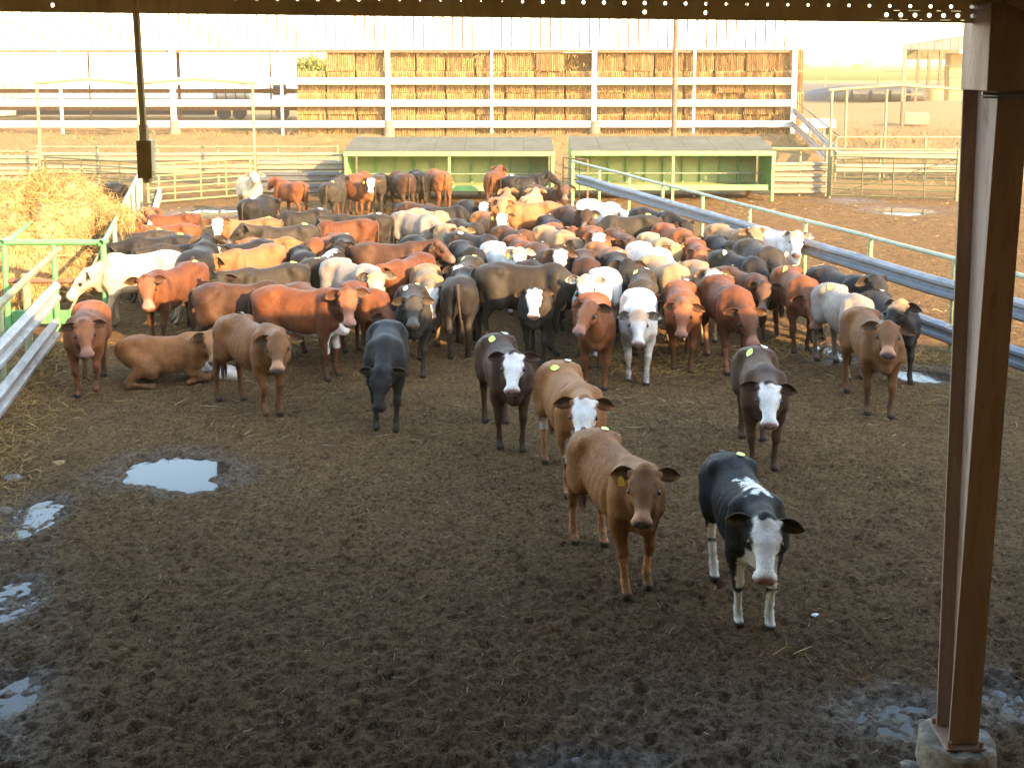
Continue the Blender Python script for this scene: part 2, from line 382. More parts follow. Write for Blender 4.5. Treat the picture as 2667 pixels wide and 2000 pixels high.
D_ = flat_dirs(n, 0.1); D_[:, 2] = rng.uniform(0.2, 1.6, n)
strand_mesh('dry_grass', np.stack([x, y, ground_z(x, y)], 1), D_, rng.uniform(0.15, 0.45, n), rng.uniform(0.010, 0.025, n), rng.normal(0, 0.12, n), M_DRYG, lab='dry grass and weeds on the bank before the barn', cat='grass')
n = 15000; x = rng.uniform(13, 44, n); y = rng.uniform(36, 79, n); kk = rng.random(n) < (0.3 + 0.9 * fbm2(x * 0.35, y * 0.35, 65, 3)) * (1 - 0.8 * sstep(y, 61, 74)); x, y = x[kk], y[kk]; n = len(x)
D_ = flat_dirs(n, 0.1); D_[:, 2] = rng.uniform(0.3, 1.6, n)
strand_mesh('dry_grass', np.stack([x, y, ground_z(x, y)], 1), D_, rng.uniform(0.15, 0.45, n), rng.uniform(0.012, 0.03, n), rng.normal(0, 0.12, n), M_DRYG, lab='tall dry grass right of the barn beyond the pens', cat='grass')

# ------------------------------------------------------------------ materials for the yard
M_GALV = worn('galvanised_steel', (0.25, 0.27, 0.30), (0.18, 0.195, 0.21), 0.6, 4, 0.48, 0.35, (0.26, 0.19, 0.12), 0.3, (1, 1, 3))
M_GALVW = worn('sunlit_galvanised_steel', (0.66, 0.66, 0.63), (0.55, 0.54, 0.50), 0.6, 3, 0.55, 0.1, (0.42, 0.34, 0.24), 0.2, (1, 1, 3))  # lighter copy of the galvanised steel, full sun put into the colour
M_BEIGE = worn('dusty_galvanised_steel', (0.27, 0.235, 0.165), (0.21, 0.18, 0.125), 0.6, 3, 0.5, 0.15, (0.16, 0.12, 0.075), 0.35, (1, 1, 4))
M_GREEN = worn('green_pipe_paint', (0.115, 0.36, 0.13), (0.09, 0.27, 0.10), 0.5, 5, 0.42, 0.0, (0.20, 0.095, 0.045), 0.25)
M_GREENG = worn('faded_green_pipe', (0.27, 0.34, 0.26), (0.34, 0.36, 0.24), 0.6, 6, 0.55, 0.0, (0.20, 0.12, 0.07), 0.45)
M_POST = worn('rusty_green_post', (0.34, 0.40, 0.20), (0.22, 0.30, 0.15), 0.6, 4, 0.6, 0.0, (0.20, 0.10, 0.055), 0.6)
M_PALE = worn('sunbleached_pipe', (0.25, 0.225, 0.115), (0.19, 0.165, 0.08), 0.6, 5, 0.6, 0.0, (0.13, 0.085, 0.04), 0.3)
M_RUST = worn('rusty_steel', (0.19, 0.095, 0.05), (0.13, 0.065, 0.038), 0.6, 4, 0.75, 0.0, (0.26, 0.13, 0.06), 0.4)
M_DARKS = worn('dark_rail', (0.11, 0.12, 0.125), (0.08, 0.08, 0.08), 0.5, 3, 0.5, 0.2, (0.16, 0.11, 0.07), 0.3)
M_WHITE = worn('white_paint', (0.78, 0.77, 0.74), (0.70, 0.68, 0.64), 0.5, 2, 0.55, 0.0)
M_CLAD = worn('barn_cladding', (0.78, 0.78, 0.77), (0.70, 0.70, 0.68), 0.5, 1.2, 0.5, 0.0, stretch=(1, 1, 0.2))
M_CONC = worn('concrete', (0.25, 0.205, 0.155), (0.17, 0.14, 0.105), 0.6, 7, 0.9, 0.0, (0.09, 0.068, 0.045), 0.8, bmp=0.6)
M_ROOFD = worn('shed_sheet', (0.78, 0.60, 0.31), (0.68, 0.51, 0.26), 0.6, 2.5, 0.65, 0.0, (0.5, 0.36, 0.18), 0.4, (1, 1, 0.3))  # lightened evenly, lens glare over the eave put into the colour
M_COLW = worn('column_primer', (0.55, 0.44, 0.40), (0.44, 0.34, 0.30), 0.6, 2.2, 0.55, 0.0, (0.20, 0.13, 0.085), 0.3, (2, 2, 0.35), bmp=0.25)  # web tone lightened, skylight and glare put into the colour
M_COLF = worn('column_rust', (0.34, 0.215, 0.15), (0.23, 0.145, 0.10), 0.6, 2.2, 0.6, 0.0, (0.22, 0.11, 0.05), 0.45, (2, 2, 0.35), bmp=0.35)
M_SHG = worn('shelter_green', (0.17, 0.36, 0.115), (0.13, 0.29, 0.09), 0.5, 3, 0.55, 0.0, (0.24, 0.20, 0.11), 0.2)
M_SHP = worn('shelter_panel', (0.34, 0.40, 0.165), (0.27, 0.33, 0.135), 0.6, 2, 0.6, 0.0, (0.33, 0.29, 0.16), 0.3)
M_SHR = worn('shelter_roof', (0.078, 0.074, 0.038), (0.062, 0.058, 0.031), 0.6, 1.5, 0.75, 0.0, (0.09, 0.075, 0.042), 0.4)
M_RED = worn('red_oxide_post', (0.42, 0.14, 0.08), (0.36, 0.11, 0.06), 0.5, 2, 0.6)
M_SILO = worn('silage_sheet', (0.050, 0.060, 0.068), (0.075, 0.082, 0.088), 0.5, 1.0, 0.7, 0.0, (0.035, 0.04, 0.045), 0.5)
M_BALE = worn('bale_straw', (0.43, 0.27, 0.11), (0.33, 0.195, 0.078), 0.7, 3.5, 0.85, 0.0, (0.14, 0.08, 0.035), 0.6, (3, 3, 0.7), bmp=0.6, fine=22)
M_TYRE = worn('tyre_rubber', (0.03, 0.03, 0.03), (0.045, 0.042, 0.04), 0.5, 5, 0.85)
M_GABLE = worn('aged_zinc_sheet', (0.075, 0.08, 0.086), (0.06, 0.065, 0.07), 0.5, 1, 0.5, 0.2)
M_GLASS, N, L, b = nodes_of('cab_glass'); b.inputs['Base Color'].default_value = (0.03, 0.035, 0.04, 1); b.inputs['Roughness'].default_value = 0.08

# ------------------------------------------------------------------ the shed the camera stands in (its eave shades the near yard)
EY = 5.95
shed = empty('cattle_shed', (0, EY, 0), 'dark shed eave with rows of small light holes along the top', 'shed')
def eave_z(x): return 4.565 - 0.0115 * x
mb = MB(); tiles = []
def hole_tile(mb, x0, x1, z0, z1, hole, r=0.012):
    """one rectangle of sheet, with a real octagonal bolt hole if asked"""
    A = [Vector((x0, EY, z0)), Vector((x1, EY, z0)), Vector((x1, EY, z1)), Vector((x0, EY, z1))]
    if not hole: return mb.add(A, [(0, 1, 2, 3)])
    cx, cz = (x0 + x1) / 2, (z0 + z1) / 2
    O = [Vector((cx + r * math.cos(math.pi / 8 + math.pi / 4 * k), EY, cz + r * math.sin(math.pi / 8 + math.pi / 4 * k))) for k in range(8)]
    # O order from angle 22.5 deg; corners: A2 (+,+) A3 (-,+) A0 (-,-) A1 (+,-)
    return mb.add(A + O, [(2, 3, 6, 5, 4), (3, 0, 8, 7, 6), (0, 1, 10, 9, 8), (1, 2, 4, 11, 10)])
sp = 0.117
for i in range(-130, 130):
    x0 = i * sp; x1 = x0 + sp; e0 = eave_z((x0 + x1) / 2)
    rr = 0.0080 + 0.003 * (0.5 + 0.5 * math.sin(i * 0.35)) - (0.004 if -8 < i < 0 else 0)
    hole_tile(mb, x0, x1, e0 + 0.055, e0 + 0.105, -50 < i < 60, rr)
    mb.add([Vector((x0, EY, e0 + 0.105)), Vector((x1, EY, e0 + 0.105)), Vector((x1, EY, 4.80)), Vector((x0, EY, 4.80))], [(0, 1, 2, 3)])
    mb.add([Vector((x0, EY, e0 - 0.012)), Vector((x1, EY, e0 - 0.012)), Vector((x1, EY, e0 + 0.004)), Vector((x0, EY, e0 + 0.004))], [(0, 1, 2, 3)])
x0 = -130 * sp; k = 0
while x0 < 130 * sp - 0.001:
    big = 2.06 < x0 < 2.62 or 2.8 < x0 < 3.4
    w = 0.082 if big else 0.117
    x1 = min(x0 + w, 130 * sp); e0 = eave_z((x0 + x1) / 2)
    xc = (x0 + x1) / 2
    hole_tile(mb, x0, x1, e0 + 0.004, e0 + 0.055, big or abs(xc - 0.77) < 0.059 or abs(xc - 1.12) < 0.059 or abs(xc + 2.63) < 0.059, 0.0125)
    x0 = x1
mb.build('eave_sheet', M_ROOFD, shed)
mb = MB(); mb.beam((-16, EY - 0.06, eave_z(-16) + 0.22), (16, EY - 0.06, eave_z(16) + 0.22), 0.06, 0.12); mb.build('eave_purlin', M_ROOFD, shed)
for k in range(24):    # roof sheets, rising towards the ridge behind the camera, carried wide to shade the yard
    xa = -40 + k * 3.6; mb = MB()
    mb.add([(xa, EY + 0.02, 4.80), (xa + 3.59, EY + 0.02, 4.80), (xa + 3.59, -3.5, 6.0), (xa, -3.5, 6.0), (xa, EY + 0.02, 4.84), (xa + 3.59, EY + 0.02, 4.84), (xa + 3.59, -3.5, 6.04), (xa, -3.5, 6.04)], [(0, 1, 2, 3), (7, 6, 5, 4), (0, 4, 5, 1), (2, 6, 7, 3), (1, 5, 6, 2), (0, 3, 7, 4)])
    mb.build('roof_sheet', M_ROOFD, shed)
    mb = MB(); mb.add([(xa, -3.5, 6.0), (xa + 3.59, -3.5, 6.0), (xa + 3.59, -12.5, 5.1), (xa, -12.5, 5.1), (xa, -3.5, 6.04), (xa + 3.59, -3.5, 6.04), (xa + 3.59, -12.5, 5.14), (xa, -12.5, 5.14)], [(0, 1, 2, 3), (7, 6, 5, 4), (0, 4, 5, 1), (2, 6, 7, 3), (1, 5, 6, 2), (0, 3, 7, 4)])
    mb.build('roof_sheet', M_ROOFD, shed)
    mb = MB(); mb.box((xa + 1.795, -12.6, 2.55), (3.58, 0.1, 5.1)); mb.build('wall_panel', M_ROOFD, shed)  # unseen rear wall, added only to keep sun off the near yard
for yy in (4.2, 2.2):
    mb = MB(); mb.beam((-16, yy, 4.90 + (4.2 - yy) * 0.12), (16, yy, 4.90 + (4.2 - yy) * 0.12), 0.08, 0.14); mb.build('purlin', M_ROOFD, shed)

# near column: tapered I-section on a round concrete footing
CX, CY = 2.735, 5.78
colm = empty('steel_column', (CX, CY + 0.16, 0), 'tapered rusty steel beam column standing on a round concrete footing', 'column')
zb, zt = 0.2, 4.75; yb, yt = CY + 0.17, CY + 0.26; fw_ = 0.18
LX = 0.095
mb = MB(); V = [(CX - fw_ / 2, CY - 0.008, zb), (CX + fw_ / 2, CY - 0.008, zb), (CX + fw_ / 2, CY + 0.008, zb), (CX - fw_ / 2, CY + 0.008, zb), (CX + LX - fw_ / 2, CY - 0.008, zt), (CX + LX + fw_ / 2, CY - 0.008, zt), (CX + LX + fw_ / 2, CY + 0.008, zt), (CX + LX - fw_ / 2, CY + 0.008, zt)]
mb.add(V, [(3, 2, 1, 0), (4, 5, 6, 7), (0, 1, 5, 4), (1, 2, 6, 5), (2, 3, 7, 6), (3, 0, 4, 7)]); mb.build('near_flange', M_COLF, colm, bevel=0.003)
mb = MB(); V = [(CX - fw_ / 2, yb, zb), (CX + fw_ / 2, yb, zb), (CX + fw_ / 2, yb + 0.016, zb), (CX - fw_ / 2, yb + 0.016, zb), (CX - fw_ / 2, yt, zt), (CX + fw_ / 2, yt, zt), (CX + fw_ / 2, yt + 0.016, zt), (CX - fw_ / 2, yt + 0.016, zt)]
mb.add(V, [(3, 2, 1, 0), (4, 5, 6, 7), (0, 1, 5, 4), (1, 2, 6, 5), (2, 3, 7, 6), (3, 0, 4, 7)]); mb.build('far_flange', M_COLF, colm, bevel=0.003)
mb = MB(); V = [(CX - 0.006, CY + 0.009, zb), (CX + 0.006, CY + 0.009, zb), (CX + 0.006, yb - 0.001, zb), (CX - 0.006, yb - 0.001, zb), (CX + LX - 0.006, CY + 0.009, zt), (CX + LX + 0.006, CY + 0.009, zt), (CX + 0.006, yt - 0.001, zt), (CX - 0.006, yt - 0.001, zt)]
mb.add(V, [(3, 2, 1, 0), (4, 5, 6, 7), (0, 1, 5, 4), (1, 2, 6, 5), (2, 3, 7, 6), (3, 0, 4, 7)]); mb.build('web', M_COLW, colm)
mb = MB(); mb.box((CX, CY + 0.09, 0.192), (0.24, 0.28, 0.016)); mb.build('base_plate', M_COLF, colm, bevel=0.003)
for dx in (-0.095, 0.095):
    for dy in (-0.03, 0.2):
        mb = MB(); mb.tube([(CX + dx, CY + dy, 0.2), (CX + dx, CY + dy, 0.235)], 0.014, 6); mb.build('anchor_bolt', M_RUST, colm)
mb = MB(); rr = []; zz_ = [-0.25, 0.0, 0.10, 0.165, 0.183, 0.1835]
ring = [0.235, 0.23, 0.226, 0.222, 0.205, 0.0]; V = []; F = []
for i, (z_, r_) in enumerate(zip(zz_, ring)):
    for q in range(28):
        t = 2 * math.pi * q / 28; w = 1 + 0.03 * math.sin(q * 2.7 + i) + 0.02 * math.sin(q * 5.1)
        V.append((CX - 0.0 + r_ * w * math.cos(t), CY + 0.09 + r_ * w * math.sin(t), z_ + (0.012 * math.sin(q * 1.9) if 1 < i < 5 else 0)))
for i in range(5):
    for q in range(28): a, b_ = i * 28 + q, i * 28 + (q + 1) % 28; F.append((a, b_, b_ + 28, a + 28))
mb.add(V, F); mb.build('concrete_footing', M_CONC, colm, smooth=True)
# haunch plate box, strap and brace at the head of the column
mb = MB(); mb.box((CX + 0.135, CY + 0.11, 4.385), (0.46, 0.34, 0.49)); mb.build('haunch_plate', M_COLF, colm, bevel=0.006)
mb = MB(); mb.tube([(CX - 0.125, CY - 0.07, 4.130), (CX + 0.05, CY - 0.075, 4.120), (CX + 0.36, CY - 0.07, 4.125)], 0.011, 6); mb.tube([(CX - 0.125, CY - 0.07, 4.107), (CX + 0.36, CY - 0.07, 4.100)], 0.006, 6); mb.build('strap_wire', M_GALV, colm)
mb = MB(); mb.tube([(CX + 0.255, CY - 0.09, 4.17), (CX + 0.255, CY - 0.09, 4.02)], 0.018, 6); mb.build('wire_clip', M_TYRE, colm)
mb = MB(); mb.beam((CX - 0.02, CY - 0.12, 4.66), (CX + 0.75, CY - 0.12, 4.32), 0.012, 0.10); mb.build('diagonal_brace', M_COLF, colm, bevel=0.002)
# pipe hanging from the eave, thick lower end
hx = XA(362, EY - 0.15, 4.3); hp = empty('hanging_pipe', (hx, EY - 0.15, 3.6), 'dark pipe with a thick lower sleeve hanging from the eave at left', 'pipe')
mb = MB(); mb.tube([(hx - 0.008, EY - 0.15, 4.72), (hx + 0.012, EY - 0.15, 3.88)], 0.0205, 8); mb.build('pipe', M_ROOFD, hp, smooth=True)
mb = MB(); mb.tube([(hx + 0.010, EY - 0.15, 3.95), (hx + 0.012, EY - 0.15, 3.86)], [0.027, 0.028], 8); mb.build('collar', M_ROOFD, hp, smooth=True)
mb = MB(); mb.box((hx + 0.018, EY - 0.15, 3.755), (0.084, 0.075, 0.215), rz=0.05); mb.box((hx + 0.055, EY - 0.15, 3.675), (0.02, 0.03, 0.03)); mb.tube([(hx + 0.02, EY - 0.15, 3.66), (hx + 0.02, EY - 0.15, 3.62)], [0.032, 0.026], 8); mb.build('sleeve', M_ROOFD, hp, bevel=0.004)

# ------------------------------------------------------------------ fences
def wrail(parent, p0, p1, z, mat, name='guard_rail', h=1.0, flip=1, segs=4):
    mb = MB(); pr = [(a * flip, b_ * h) for a, b_ in WBEAM]
    mb.profile((p0[0], p0[1], z), (p1[0], p1[1], z + random.uniform(-0.015, 0.015)), pr, segs=segs, wob=0.006); return mb.build(name, mat, parent, smooth=True)
def pipe_run(parent, pts, r, mat, name='top_rail', n=10):
    mb = MB(); mb.tube(pts, r, n); return mb.build(name, mat, parent, smooth=True)
def posts(parent, pts, h, r, mat, name='post', n=10):
    for p in pts:
        mb = MB(); mb.tube([(p[0], p[1], -0.1), (p[0] + random.uniform(-.01, .01), p[1], h)], r, n); mb.build(name, mat, parent, smooth=True)

M_LBAR = worn('left_barrier_steel', (0.40, 0.38, 0.34), (0.31, 0.29, 0.26), 0.6, 3, 0.5, 0.2, (0.20, 0.15, 0.09), 0.35, (1, 1, 4))
# right-hand fence of the pen, running from the shelters towards the camera
A = G(1483, 418, 1.40); A.z = 0; Bp = G(2490, 675, 1.40); Bp.z = 0; dirR = (Bp - A).normalized()
rf = empty('pen_fence', (Bp.x, Bp.y, 0), 'long pipe rail fence with grey crash barriers along the right of the herd', 'fence')
ys = [30.2, 28.2, 26.3, 24.4, 22.5, 20.6, 18.7, 16.9, 15.0, 13.1, 11.2, 9.3]
pr_ = [A + dirR * ((A.y - y_) / -dirR.y) for y_ in ys]
posts(rf, [(p.x, p.y) for p in pr_], 1.38, 0.042, M_POST)
for a, b_ in zip(pr_[:-1], pr_[1:]):
    pipe_run(rf, [(a.x, a.y, 1.40), (b_.x, b_.y, 1.40 + random.uniform(-.01, .01))], 0.036, M_GREENG)
    nrm = Vector((dirR.y, -dirR.x, 0)) * 0.05
    if a.y < 29.3: wrail(rf, a + nrm, b_ + nrm, 0.93, M_GALV, flip=-1)
    else: wrail(rf, a + nrm + dirR * 0.6, b_ + nrm, 0.93, M_GALV, flip=-1)
    if a.y < 19.2: wrail(rf, a + nrm, b_ + nrm, 0.26, M_RUST if a.y > 18 else M_GALV, name='lower_guard_rail', flip=-1)

# left-hand fence: near stretch with two thick barriers, then the green cross frame
lf_ = empty('barrier_fence', (-6.9, 14, 0), 'near left pipe fence with two heavy pale crash barriers', 'fence')
L1 = G(143, 658, 1.41); L1.z = 0; L0 = G(0, 790, 1.40); L0.z = 0; dl = (L1 - L0).normalized(); pl = [L1 - dl * s_ for s_ in (0.0, 1.5, 3.0, 4.6, 6.4)]
posts(lf_, [(p.x - 0.12, p.y) for p in pl[1:]], 1.38, 0.05, M_POST)
pipe_run(lf_, [(L1.x - 0.02, L1.y + 0.2, 1.42), (L1.x, L1.y, 1.41), (pl[-1].x, pl[-1].y, 1.38)], 0.05, M_PALE)
for z_, nm in ((0.82, 'guard_rail'), (0.27, 'lower_guard_rail')):
    wrail(lf_, pl[-1] - dl * 1, pl[0] - dl * (0.1 if z_ > 0.5 else 0.3), z_, M_LBAR, name=nm, h=1.08, flip=-1, segs=6)
# far stretch
A2 = G(268, 632, 1.43); A2.z = 0; B2 = G(365, 447, 1.40); B2.z = 0; d2 = (B2 - A2).normalized()
lf2 = empty('feeder_fence', (-8.4, 21.5, 0), 'pipe fence beside the hay heap leading back to the far gates', 'fence')
p2 = [A2 + d2 * s_ for s_ in tuple(t_ * (B2 - A2).length for t_ in (0.0, .2, .39, .56, .71, .86, 1.0))]
posts(lf2, [(p.x, p.y) for p in p2[1:]], 1.38, 0.042, M_GREENG)
for a, b_ in zip(p2[:-1], p2[1:]): pipe_run(lf2, [(a.x, a.y, 1.40), (b_.x, b_.y, 1.40)], 0.042, M_GREENG if a.y > 18.6 else M_GREEN)
for a, b_ in zip(p2[2:-1], p2[3:]):
    wrail(lf2, a + Vector((0.55, -0.2, 0)), b_ + Vector((0.55, -0.2, 0)), 0.84, M_BEIGE, flip=-1)
posts(lf2, [(p.x + 0.45, p.y - 0.2) for p in p2[3:]], 0.95, 0.04, M_PALE, name='barrier_post')
# green cross frame with open pipe ends
FY = A2.y
fr = empty('green_pipe_frame', (-7.6, FY, 0), 'bright green pipe frame with open pipe ends beside the hay', 'frame')
xl, xr_ = G(10, 632, 1.43).x, A2.x; xm = (xl + xr_) / 2
for x_, nm in ((xl, 'upright'), (xr_, 'upright'), (xm, 'middle_upright')):
    mb = MB(); mb.tube([(x_, FY, -0.1), (x_, FY, 1.40)], 0.048, 12); mb.build(nm, M_GREEN, fr, smooth=True)
mb = MB(); mb.tube([(xl + 0.05, FY, 1.43), (xr_ - 0.05, FY, 1.43)], 0.05, 12); mb.build('top_bar', M_GREEN, fr, smooth=True)
mb = MB(); mb.tube([(xl + 0.05, FY, 0.80), (xr_ - 0.05, FY, 0.80)], 0.042, 12); mb.build('middle_bar', M_RUST, fr, smooth=True)
mb = MB(); mb.box(((xl + xr_) / 2, FY + 0.05, 0.20), (xr_ - xl - 0.1, 0.05, 0.22)); mb.build('bottom_plate', M_GREEN, fr, bevel=0.004)
for x_ in (xl, xr_):   # open pipe ends: real short hollow pipes
    mb = MB(); V = []; F = []; n = 16
    for (yy, r_) in ((FY - 0.08, 0.056), (FY + 0.12, 0.056), (FY + 0.12, 0.041), (FY - 0.08, 0.041)):
        for q in range(n): t = 2 * math.pi * q / n; V.append((x_ + r_ * math.cos(t), yy, 1.44 + r_ * math.sin(t)))
    for i in range(4):
        for q in range(n): a, b_ = i * n + q, i * n + (q + 1) % n; cN, dN = ((i + 1) % 4) * n + (q + 1) % n, ((i + 1) % 4) * n + q; F.append((a, b_, cN, dN))
    mb.add(V, F); mb.build('pipe_end', M_GREEN, fr, smooth=True)
mb = MB(); mb.tube([(xr_ - 0.02, FY + 0.05, 1.36), (xm + 0.05, FY + 0.25, 0.15)], 0.022, 8); mb.build('diagonal_stay', M_GREENG, fr, smooth=True)
mb = MB(); mb.tube([(xl, FY + 0.2, 1.43), (xl - 2.2, 24, 1.43)], 0.045, 10); mb.build('side_rail', M_GREEN, fr, smooth=True)

# hay heap in the lane behind the green frame
HC = Vector((-9.15, 19.3, 0)); heap = empty('hay_heap', HC, 'big loose golden hay heap behind the green pipe frame', 'hay heap')
nu, nv = 60, 28; V = []
def heap_r(a, t):
    return 1.0
hv = np.zeros((nu, nv, 3))
A_, T_ = np.meshgrid(np.linspace(0, 2 * math.pi, nu, endpoint=False), np.linspace(0, 1, nv), indexing='ij')
ph = T_ * math.pi / 2
bx = np.cos(A_) * np.cos(ph) ** 1.05; by = np.sin(A_) * np.cos(ph) ** 0.95; bz = np.sin(ph) ** 0.9
dsp = 1 + 0.30 * fbm2(A_ * 1.3 + 5 + T_ * 2, T_ * 4, 71, 4) + 0.08 * fbm2(np.cos(A_) * 5 + 9, np.sin(A_) * 5 + T_ * 9, 72, 4)
hv[..., 0] = bx * 1.40 * dsp + 0.22 * T_; hv[..., 1] = by * 1.9 * dsp; hv[..., 2] = bz * 2.0 * dsp * (1 - 0.18 * np.clip(bx, -1, 1) * 0 ) - 0.05
# shoulder on the right, lower left
hv[..., 2] *= 1 - 0.14 * np.clip(-by, 0, 1)
ii2 = np.arange(nu * nv).reshape(nu, nv); q = np.stack([ii2[:, :-1], np.roll(ii2, -1, 0)[:, :-1], np.roll(ii2, -1, 0)[:, 1:], ii2[:, 1:]], -1).reshape(-1, 4)
core = link('hay_core', np_mesh('hay_core', hv.reshape(-1, 3), q), M_BALE, heap)
n = 14000; iu = rng.integers(0, nu, n); iv = (rng.random(n) ** 1.25 * (nv - 1)).astype(int); pts = hv[iu, iv] * (1 + rng.normal(0, 0.02, (n, 1))) + rng.normal(0, 0.05, (n, 3))
nrm = hv[iu, iv] / np.array([1.5, 1.9, 2.15]) ** 2; nrm /= np.linalg.norm(nrm, axis=1)[:, None]
strand_mesh('loose_hay', pts + np.array(HC), nrm * 0.5 + rng.normal(0, 1.0, (n, 3)) * 0.75 + np.array([0, 0, -0.25]), rng.uniform(0.10, 0.38, n), rng.uniform(0.006, 0.014, n), rng.normal(0, 0.2, n), M_HAY, sag=0.35, parent=heap)
# hay draped over the rail
tuft = G(305, 565, 1.38); n = 900
strand_mesh('hay_tuft', np.array(tuft) + rng.normal(0, 1, (n, 3)) * np.array([0.16, 0.28, 0.16]), rng.normal(0, 1, (n, 3)) + np.array([0, 0, -0.4]), rng.uniform(0.1, 0.3, n), rng.uniform(0.006, 0.012, n), rng.normal(0, 0.2, n), M_HAY, sag=0.5, lab='hay tuft caught on the rail beside the heap', cat='hay tuft', kind='thing')

# cross fences at the far end of the pens
def barrier_fence(name, label, x0, x1, Y, npost, zs, top=1.35, matr=M_BEIGE, matp=M_PALE, dark=None):
    o = empty(name, ((x0 + x1) / 2, Y, 0), label, 'fence')
    xs = np.linspace(x0, x1, npost); posts(o, [(x, Y + 0.07) for x in xs], top + 0.05, 0.045, matp)
    for a, b_ in zip(xs[:-1], xs[1:]):
        for k, z_ in enumerate(zs): wrail(o, (b_, Y, 0), (a, Y, 0), z_, dark if (dark is not None and k in (0, 1)) else matr, flip=1)
        pipe_run(o, [(a, Y, top), (b_, Y, top)], 0.035, matp)
    return o
barrier_fence('cross_fence', 'crash barrier cross fence left of the green feed shelters', XA(672, 33.1), XA(893, 33.1), 33.1, 3, (0.22, 0.60, 0.98), 1.32, M_BEIGE, M_PALE, M_DARKS)
barrier_fence('cross_fence', 'crash barrier cross fence at the far left edge of the yard', XA(-60, 34.1), XA(104, 34.1), 34.1, 3, (0.30, 0.68, 1.06), 1.35)
barrier_fence('cross_fence', 'crash barrier cross fence right of the green feed shelters', XA(2014, 33.0), XA(2150, 33.0), 33.0, 3, (0.22, 0.58, 0.94), 1.50)
# barriers of the next pen behind
barrier_fence('back_fence', 'pale crash barrier fence behind the two left gates', XA(100, 35.9), XA(880, 35.9), 35.9, 6, (0.55, 1.0), 1.35)
barrier_fence('back_fence', 'crash barrier fence seen through the right gate', XA(2175, 37.2), XA(2640, 37.2), 37.2, 5, (0.45, 0.95), 1.6)
def farm_gate(label, p0, p1, z0, z1, nr, ns, mat, r=0.02, brace=False, name='farm_gate'):
    p0, p1 = Vector(p0), Vector(p1); o = empty(name, (p0 + p1) / 2, label, 'gate')
    for k in range(nr):
        z_ = z0 + (z1 - z0) * (k / (nr - 1)) ** 0.92; mb = MB(); mb.tube([(p0.x, p0.y, z_), (p1.x, p1.y, z_)], r * (1.25 if k in (0, nr - 1) else 1), 8); mb.build('rail', mat, o, smooth=True)
    for k in range(ns):
        p = p0.lerp(p1, k / (ns - 1)); mb = MB(); mb.box((p.x, p.y - 0.012, (z0 + z1) / 2), (0.045 if k in (0, ns - 1) else 0.03, 0.05, z1 - z0 + 0.03)); mb.build('stile', mat, o)
    if brace:
        mb = MB(); mb.tube([(p0.x, p0.y + 0.03, z0), (p1.x, p1.y + 0.03, z1)], r * 0.8, 6); mb.build('brace', mat, o, smooth=True)
    return o
M_GATEY = worn('gate_yellow_green', (0.27, 0.27, 0.09), (0.20, 0.20, 0.07), 0.5, 3, 0.55, 0.0, (0.3, 0.22, 0.1), 0.25)
M_GATED = worn('gate_dark_green', (0.085, 0.09, 0.03), (0.06, 0.06, 0.022), 0.5, 3, 0.55)
farm_gate('dark green tubular gate behind the hay heap', (XA(122, 32.8), 32.8, 0), (XA(366, 31), 31, 0), 0.12, 1.28, 7, 6, M_GATED)
farm_gate('yellow green tubular gate half closed behind the puddle', (XA(388, 30.7), 30.7, 0), (XA(655, 32.6), 32.6, 0), 0.10, 1.25, 7, 5, M_GATEY)
farm_gate('wide tubular gate at the far end of the right pen', (XA(2164, 32.5), 32.5, 0), (XA(2488, 31.6), 31.6, 0), 0.10, 1.32, 8, 5, M_GATED, brace=True)
farm_gate('small brown slip gate standing between the two shelters', (XA(1466, 30.85), 30.85, 0), (XA(1530, 30.0), 30.0, 0), 0.12, 1.45, 5, 4, M_RUST)
rp = empty('top_pipe', (XA(2250, 32.2), 32.2, 0), 'pale pipe rail running above the right gate', 'rail')
pipe_run(rp, [(XA(2010, 32.8, 1.55), 32.8, 1.56), (XA(2492, 32.0, 1.55), 32.0, 1.56)], 0.04, M_PALE)
posts(rp, [(XA(2160, 32.6), 32.6), (XA(2490, 31.8), 31.8)], 1.6, 0.05, M_PALE)
# tall overhead pipe frames over the gateways
def goal(label, xs, Y, z, peak, mat, name='overhead_frame'):
    o = empty(name, ((xs[0] + xs[-1]) / 2, Y, 0), label, 'frame')
    for x_ in xs: posts(o, [(x_, Y)], z, 0.045, mat)
    for a, b_ in zip(xs[:-1], xs[1:]):
        pipe_run(o, [(a - 0.1, Y, z), ((a + b_) / 2, Y, z + peak), (b_ + 0.1, Y, z)], 0.05, mat, 'cross_bar')
goal('tall peaked pipe frame over the left gates', [XA(108, 33.1, 1), XA(367, 33.1, 1), XA(659, 32.8, 1)], 33.05, 3.62, 0.14, M_PALE)
goal('tall pipe frame over the gate at far right', [XA(2161, 32.65, 1), XA(2506, 32.65, 1)], 32.7, 3.42, 0.16, M_PALE)
sp_ = empty('pipe_post', (XA(2202, 38.4), 38.4, 0), 'tall slim pale post, left of two beyond the right gate', 'post', 'posts beyond the right gate'); posts(sp_, [(XA(2202, 38.4, 2), 38.4)], 3.30, 0.05, M_PALE)
sp_ = empty('pipe_post', (XA(2306, 38.4), 38.4, 0), 'tall slim pale post, right of two beyond the right gate', 'post', 'posts beyond the right gate'); posts(sp_, [(XA(2306, 38.4, 2), 38.4)], 3.30, 0.05, M_PALE)
up_ = empty('tall_pole', (XA(1755, 35), 35, 0), 'tall rusty pole rising behind the right green shelter', 'pole')
mb = MB(); mb.tube([(XA(1755, 35, 2), 35, -0.1), (XA(1760, 35, 5), 35, 7.5)], [0.10, 0.085], 12); mb.build('pole_shaft', M_RUST, up_, smooth=True)

